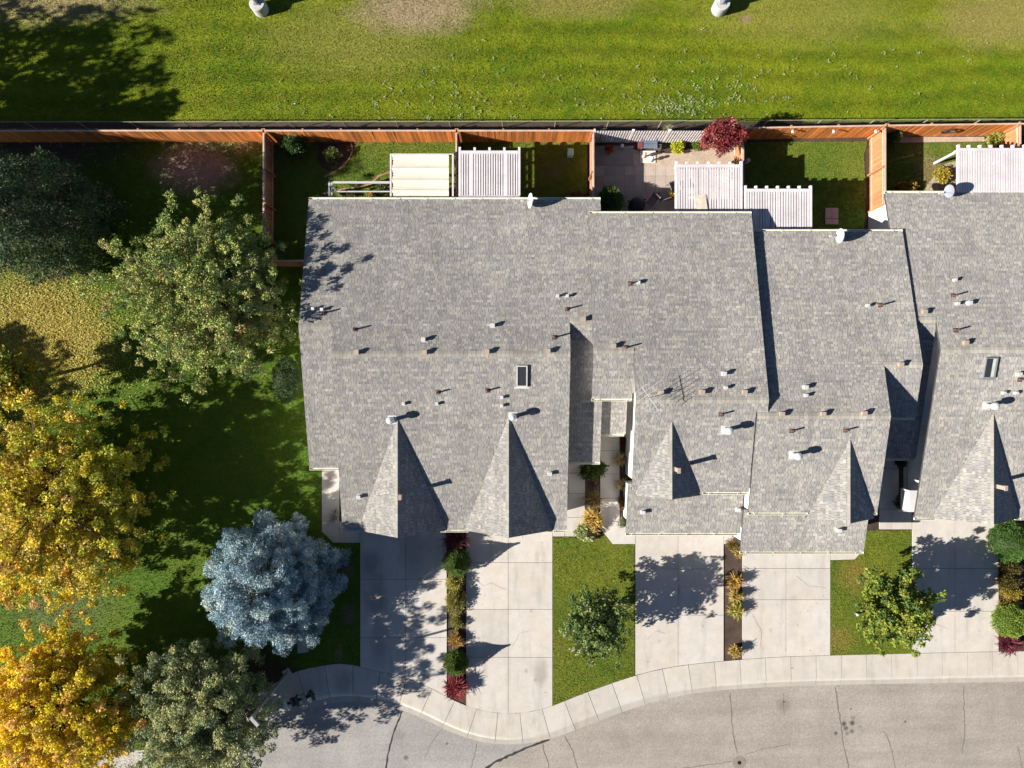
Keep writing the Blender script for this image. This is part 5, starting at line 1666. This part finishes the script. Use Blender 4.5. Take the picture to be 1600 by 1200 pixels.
spiky('golden_grass', 'small orange-gold grass just above the lower clipped cone', 713, 1001, 12, .65, [(.42, .24, .04), (.36, .20, .05), (.46, .30, .08)], 220, .04, group=G1)
shrub('cone_shrub', 'lower clipped green cone shrub, above the bright red barberry', 712.5, 1035, 17.5, 1.75, [(.08, .135, .022), (.10, .16, .028), (.13, .18, .035)], None, 4600, (.085, .05), 'cone', group=G1)
spiky('barberry_shrub', 'bright red barberry at the pavement end of the left planting strip', 712, 1074, 18, .85, REDS + MAROON[:1], 420, .05, 'shrub', G1, .35)
# strip between the middle driveways
G2 = 'golden grasses between the middle driveways'
spiky('golden_grass', 'orange-tinged grass tuft, topmost in the strip between the middle driveways', 1149, 909, 12, .95, [(.46, .27, .05), (.40, .22, .05), (.52, .36, .10)], 240, .04, group=G2)
spiky('golden_grass', 'smaller golden grass tuft, second from the top of its strip', 1150, 932, 11, .85, GOLD, 220, .04, group=G2)
spiky('golden_grass', 'yellow grass tuft with green at its upper left', 1150, 954, 12, .85, [(.52, .42, .10), (.46, .34, .07), (.16, .22, .04)], 260, .04, group=G2)
spiky('golden_grass', 'golden grass tuft standing alone near the pavement', 1149, 1018, 10.5, .8, GOLD, 220, .04, group=G2)
shrub('spirea_shrub', 'brown-green shrub in the corner by the garage gutter', 1146, 852, 10, .8, [(.10, .085, .02), (.18, .13, .03), (.26, .17, .04)], None, 700, (.12, .05), 'dome')
spiky('golden_grass', 'straggling pale grass at the corner of the lower garage roof', 1154, 866, 8, .6, GOLD, 90, .03)
# strip at the right edge
G3 = 'shrubs in the strip at the right edge'
shrub('cone_shrub', 'large dark green clipped shrub by the rightmost gable', 1577, 846, 29, 2.5, [(.065, .14, .03), (.085, .17, .032), (.12, .20, .045)], None, 8200, (.09, .055), 'cone', group=G3)
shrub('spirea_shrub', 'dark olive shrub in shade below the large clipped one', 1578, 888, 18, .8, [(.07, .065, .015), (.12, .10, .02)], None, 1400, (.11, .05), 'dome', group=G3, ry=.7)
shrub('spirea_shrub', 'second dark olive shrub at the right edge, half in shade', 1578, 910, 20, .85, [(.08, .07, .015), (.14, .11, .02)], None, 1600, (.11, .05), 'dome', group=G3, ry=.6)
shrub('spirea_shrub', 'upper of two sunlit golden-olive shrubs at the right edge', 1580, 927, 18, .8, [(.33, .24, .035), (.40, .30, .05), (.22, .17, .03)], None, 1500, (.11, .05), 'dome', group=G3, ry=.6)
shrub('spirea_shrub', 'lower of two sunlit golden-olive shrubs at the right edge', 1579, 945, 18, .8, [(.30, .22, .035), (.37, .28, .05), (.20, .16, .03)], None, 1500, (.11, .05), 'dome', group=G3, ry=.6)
shrub('ball_shrub', 'bright lime clipped ball shrub at the right edge', 1577, 969, 25, 1.4, LIME, None, 6500, (.08, .05), 'ball', group=G3, ry=.9)
spiky('barberry_shrub', 'maroon barberry at the right edge beside the pavement', 1576, 1005, 18, .8, [(.16, .03, .05), (.12, .02, .035), (.2, .05, .06)], 420, .05, 'shrub', G3, .35)
# entrance beds
G4 = 'plants in the entrance bed between the two walkways'
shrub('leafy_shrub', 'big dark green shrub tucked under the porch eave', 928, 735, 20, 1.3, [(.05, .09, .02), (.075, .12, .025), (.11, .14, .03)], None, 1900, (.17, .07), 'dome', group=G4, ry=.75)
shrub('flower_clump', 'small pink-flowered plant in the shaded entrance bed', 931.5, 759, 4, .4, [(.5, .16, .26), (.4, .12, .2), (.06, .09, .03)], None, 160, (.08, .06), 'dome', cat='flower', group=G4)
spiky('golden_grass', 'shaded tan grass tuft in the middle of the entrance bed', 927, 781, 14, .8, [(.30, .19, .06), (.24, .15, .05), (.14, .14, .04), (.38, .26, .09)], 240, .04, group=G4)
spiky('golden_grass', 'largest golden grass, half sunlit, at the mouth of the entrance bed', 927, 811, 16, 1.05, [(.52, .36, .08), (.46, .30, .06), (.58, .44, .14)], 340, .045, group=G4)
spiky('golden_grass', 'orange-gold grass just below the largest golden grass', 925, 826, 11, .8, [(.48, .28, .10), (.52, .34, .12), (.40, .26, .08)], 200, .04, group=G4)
shrub('variegated_shrub', 'pale cream-and-green shrub at the top of the small lawn', 914, 833, 15, .8, [(.42, .45, .20), (.30, .36, .13), (.55, .56, .32), (.16, .22, .06)], None, 1500, (.13, .09), 'dome', group=G4)
G5 = 'plants along the white wall by the right walkway'
spiky('golden_grass', 'tan grass tuft nearest the porch along the white wall', 970, 718, 11, .8, [(.34, .24, .10), (.26, .18, .07), (.4, .3, .14)], 220, .045, group=G5)
spiky('golden_grass', 'pale gold lily clump midway along the white wall', 970, 757, 9, .7, [(.5, .38, .16), (.42, .28, .10), (.14, .12, .04)], 130, .06, group=G5)
shrub('spirea_shrub', 'brown autumn shrub at the lower end of the white wall', 973, 786, 8, .6, [(.14, .07, .03), (.20, .11, .04), (.09, .07, .02)], None, 600, (.11, .05), 'dome', group=G5, ry=1.5)
shrub('sage_shrub', 'grey-green sage mound by the corner of the lower garage roof', 972, 817, 6, .5, [(.26, .29, .15), (.20, .24, .12), (.34, .35, .20)], None, 700, (.07, .03), 'dome', group=G5, ry=1.4)
shrub('spirea_shrub', 'tiny red-leaved plant below the porch gutter by the white wall', 974, 692, 6, .5, [(.25, .05, .03), (.12, .03, .02)], None, 260, (.09, .05), 'dome', group=G5, ry=1.6)
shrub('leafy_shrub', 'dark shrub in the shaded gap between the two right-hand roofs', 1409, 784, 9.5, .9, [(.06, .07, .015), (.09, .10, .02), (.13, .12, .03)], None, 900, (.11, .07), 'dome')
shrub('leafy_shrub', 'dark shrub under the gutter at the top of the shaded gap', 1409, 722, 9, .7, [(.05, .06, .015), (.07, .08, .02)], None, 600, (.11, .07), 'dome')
# back yards
shrub('leafy_shrub', 'big bright green shrub in the corner of the left-hand yard', 457, 228, 23, 2.1, [(.07, .135, .035), (.10, .175, .05), (.05, .10, .03)], None, 2600, (.17, .08), 'dome', ry=.85)
shrub('leafy_shrub', 'small pale green shrub in the curved corner bed', 520, 240, 14, .9, [(.12, .16, .05), (.17, .2, .07), (.08, .12, .03)], None, 800, (.13, .07), 'dome', ry=.8)
shrub('leafy_shrub', 'narrow green shrub standing close to the left roof edge', 449, 592, 18, 1.8, [(.045, .09, .03), (.07, .12, .045), (.10, .14, .06)], None, 2800, (.13, .06), 'ball', ry=1.75)
shrub('ball_shrub', 'rounded green bush with a sunlit top at the roof corner by the patio', 953.5, 315, 17.5, 1.6, [(.055, .105, .02), (.085, .14, .03), (.12, .17, .04)], None, 3600, (.10, .06), 'ball', ry=1.15)
shrub('yellow_shrub', 'bright lemon-yellow shrub beside the bench', 1058, 229.5, 11.5, .7, [(.50, .52, .03), (.40, .44, .03), (.56, .58, .06)], None, 1000, (.12, .07), 'dome', ry=.8)
shrub('leafy_shrub', 'small fresh green shrub right of the lemon-yellow one', 1087, 227.5, 8, .5, [(.14, .22, .03), (.22, .26, .04), (.09, .14, .03)], None, 500, (.12, .05), 'dome')
shrub('flower_clump', 'cluster of red leaves at the foot of the dark red maple', 1116, 225, 5, .4, [(.42, .04, .03), (.3, .03, .03)], None, 220, (.09, .06), 'dome', cat='flower')
spiky('reed_clump', 'tall pale reed clump growing through the lattice', 1040, 208, 8, 2.1, [(.34, .36, .20), (.26, .28, .13), (.42, .40, .26)], 130, .035, arch=.25)
spiky('reed_clump', 'pale climbing plant at the left end of the lattice', 940, 211, 8, 1.9, [(.34, .37, .2), (.22, .26, .1)], 70, .035, arch=.3)
shrub('potted_plant', 'orange-red potted plant in the shaded patio corner', 953, 233, 6, .6, [(.52, .06, .02), (.40, .04, .02), (.6, .10, .03)], None, 320, (.12, .06), 'dome', cat='potted plant')
shrub('flower_clump', 'yellow flowers in the pot at the edge of the patio pergola', 1048.5, 304, 5.5, .7, [(.62, .40, .03), (.56, .44, .06), (.2, .2, .04)], None, 300, (.10, .08), 'dome', cat='flower')
shrub('yellow_shrub', 'low gold and orange shrub at the eave, left of the grey dish', 1418, 292, 16, .7, [(.42, .28, .04), (.46, .20, .04), (.30, .24, .05)], None, 1100, (.11, .07), 'dome', ry=.55)
shrub('yellow_shrub', 'taller yellow and green shrub above the grey dish', 1473, 274, 12, 1.0, [(.46, .38, .05), (.22, .24, .05), (.5, .33, .05)], None, 1100, (.13, .07), 'dome', ry=1.2)
shrub('ball_shrub', 'small round green shrub in the fence corner right of the white lamps', 1395.5, 214.5, 8, 1.2, [(.09, .15, .025), (.13, .19, .035)], None, 1500, (.09, .05), 'ball', ry=1.3)
spiky('leafy_clump', 'arching yellow-green plant above the right-hand pergola', 1556, 216, 15, .9, [(.30, .32, .05), (.2, .25, .05), (.38, .36, .10)], 220, .05, cat='plant')
shrub('leafy_shrub', 'low pale planting beneath the open white frame', 598, 291, 12, .45, [(.12, .16, .06), (.2, .22, .10), (.08, .11, .04)], None, 600, (.13, .08), 'dome', ry=.8)
shrub('flower_clump', 'yellow flowers under the open white frame', 578, 306, 6, .5, [(.55, .36, .03), (.45, .33, .05)], None, 300, (.11, .07), 'dome', cat='flower')
shrub('leafy_shrub', 'low brownish planting at the left end of the open white frame', 545, 303, 14, .35, [(.09, .07, .04), (.13, .10, .05), (.10, .13, .04)], None, 500, (.12, .07), 'dome', ry=.5)
shrub('leafy_shrub', 'straggly pale plants along the eave left of the sunlit patio fence', 900, 303, 12, .4, [(.25, .23, .14), (.12, .13, .05)], None, 420, (.10, .06), 'dome', ry=.5)
shrub('flower_clump', 'white-flowered plants against the wall beside the left walkway', 524, 802, 5, .5, [(.62, .60, .5), (.10, .13, .04), (.5, .5, .4)], None, 260, (.08, .06), 'dome', cat='flower', ry=2.2)

# curved bed edging in the left yard
mb = MB(); strip(mb, [(549, 224), (551, 236), (546, 248), (536, 260), (521, 270), (506, 277)], .10, .03)
tag(mb.build('bed_edging', M['edging']), 'curved brown edging around the corner bed of the left yard', 'edging')
mb = MB(); strip(mb, [(505, 303), (535, 296), (560, 292), (580, 287), (592, 275), (612, 268)], .10, .03)
tag(mb.build('bed_edging', M['edging']), 'curved brown edging of the bed under the open white frame', 'edging')

# --- grass blades and litter (uncountable)
def in_poly(pts, poly):
    x, y = pts[:, 0], pts[:, 1]; c = np.zeros(len(pts), bool)
    n = len(poly)
    for i in range(n):
        x0, y0 = poly[i]; x1, y1 = poly[i - 1]
        if y0 == y1: continue
        c ^= ((y0 > y) != (y1 > y)) & (x < (x1 - x0) * (y - y0) / (y1 - y0) + x0)
    return c
def blades(poly, dens, mat, hgt=.09, w=.03, seed=1, bounds=None):
    r_ = np.random.default_rng(seed)
    a = np.array(poly); lo, hi = a.min(0), a.max(0)
    if bounds: lo = np.maximum(lo, bounds[:2]); hi = np.minimum(hi, bounds[2:])
    n = int(dens * (hi - lo).prod())
    p = r_.uniform(lo, hi, (n, 2)); p = p[in_poly(p, poly)]; n = len(p)
    ang = r_.uniform(0, 2 * np.pi, n); ln = r_.uniform(.2, 1, n)
    b = np.column_stack([p, np.zeros(n)])
    s = np.column_stack([np.cos(ang), np.sin(ang), np.zeros(n)]) * w / 2 * r_.uniform(.7, 1.5, (n, 1))
    tip = b + np.column_stack([-np.sin(ang) * ln * hgt, np.cos(ang) * ln * hgt, hgt * r_.uniform(.4, 1, n)])
    V = np.stack([b - s, b + s, tip], 1).reshape(-1, 3)
    return arr_mesh('grass', V, np.arange(3 * n).reshape(n, 3), None, mat, None, 'stuff')
view = (-31, -24, 31, 24)
blades([(-31, wy(190)), (31, wy(190)), (31, 24), (-31, 24)], 420, M['field'], .07, .03, 1)
blades(LAWNS['left'][0], 240, M['lawn'], .075, .032, 2, view)
for i, k in enumerate(('yard1', 'yard2', 'yard4', 'yard5', 'frontA', 'frontB')):
    blades(LAWNS[k][0], 420, M['yard' if k[0] == 'y' else 'front'], .07, .028, 3 + i)

def litter(name, centers, n, size, pal, z=.05, seed=5, poly=None, flat=.35):
    global rng
    rng = np.random.default_rng(seed)
    P_ = []
    for (px, py, rx, ry, k) in centers:
        m = int(n * k)
        q = np.array(pt2(px, py)) + rng.normal(0, 1, (m, 2)) * np.array([rx, ry]) / F * H
        P_.append(q)
    q = np.vstack(P_)
    if poly is not None: q = q[in_poly(q, poly)]
    m = len(q)
    ax = rng.normal(0, 1, (m, 3)); ax[:, 2] *= flat
    b = np.column_stack([q, rng.uniform(.3, 1, m) * z])
    r_ = rng.normal(0, flat, (m, 3)); r_[:, 2] = 1
    a = unit(ax); s = unit(np.cross(a, r_)); L = size * rng.uniform(.6, 1.3, (m, 1))
    V = np.stack([b, b + a * L * .5 + s * L * .38, b + a * L, b + a * L * .5 - s * L * .38], 1)
    V[:, :, 2] = np.maximum(V[:, :, 2], .006)
    return arr_mesh(name, V.reshape(-1, 3), np.arange(4 * m).reshape(m, 4), palette(m, pal, None, .25), M['leaf'], None, 'stuff')
litter('fallen_leaves', [(60, 505, 62, 42, 1), (130, 560, 45, 35, .3), (20, 600, 40, 40, .3)], 11000, .085, [(.55, .44, .06), (.46, .34, .06), (.40, .36, .09), (.60, .50, .14)], .07, 5, left_poly)
litter('fallen_leaves', [(330, 232, 40, 12, .5), (110, 235, 80, 14, .3), (390, 225, 20, 6, .3)], 500, .09, [(.45, .33, .14), (.40, .25, .10), (.5, .4, .2)], .06, 6, left_poly)
cl_c = [(1080, 160, 40, 14, .25), (1050, 170, 25, 8, .2), (700, 150, 50, 22, .16), (1130, 130, 60, 25, .16), (900, 150, 160, 28, .22), (1300, 110, 160, 40, .12), (560, 160, 120, 18, .08), (1450, 130, 120, 40, .06)]
rng = np.random.default_rng(77)
cent = []
for (px, py, rx, ry, k) in cl_c:
    for _ in range(int(k * 260)):
        cent.append((px + rng.normal(0, rx), min(184, py + rng.normal(0, ry)), 1.6, 1.6, float(rng.uniform(.3, 1.4))))
litter('clover_patches', cent, 9, .09, [(.30, .36, .16), (.38, .42, .22), (.24, .32, .10)], .10, 9)
litter('fallen_leaves', [(800, 130, 500, 50, 1)], 260, .08, [(.5, .45, .2), (.45, .35, .1)], .08, 10, [(-31, wy(189)), (31, wy(189)), (31, 24), (-31, 24)])
litter('fallen_leaves', [(930, 950, 50, 70, 1), (1350, 940, 40, 60, 1), (800, 960, 60, 80, .3), (1230, 950, 50, 50, .3)], 60, .07, [(.45, .3, .08), (.3, .2, .06)], .05, 12)
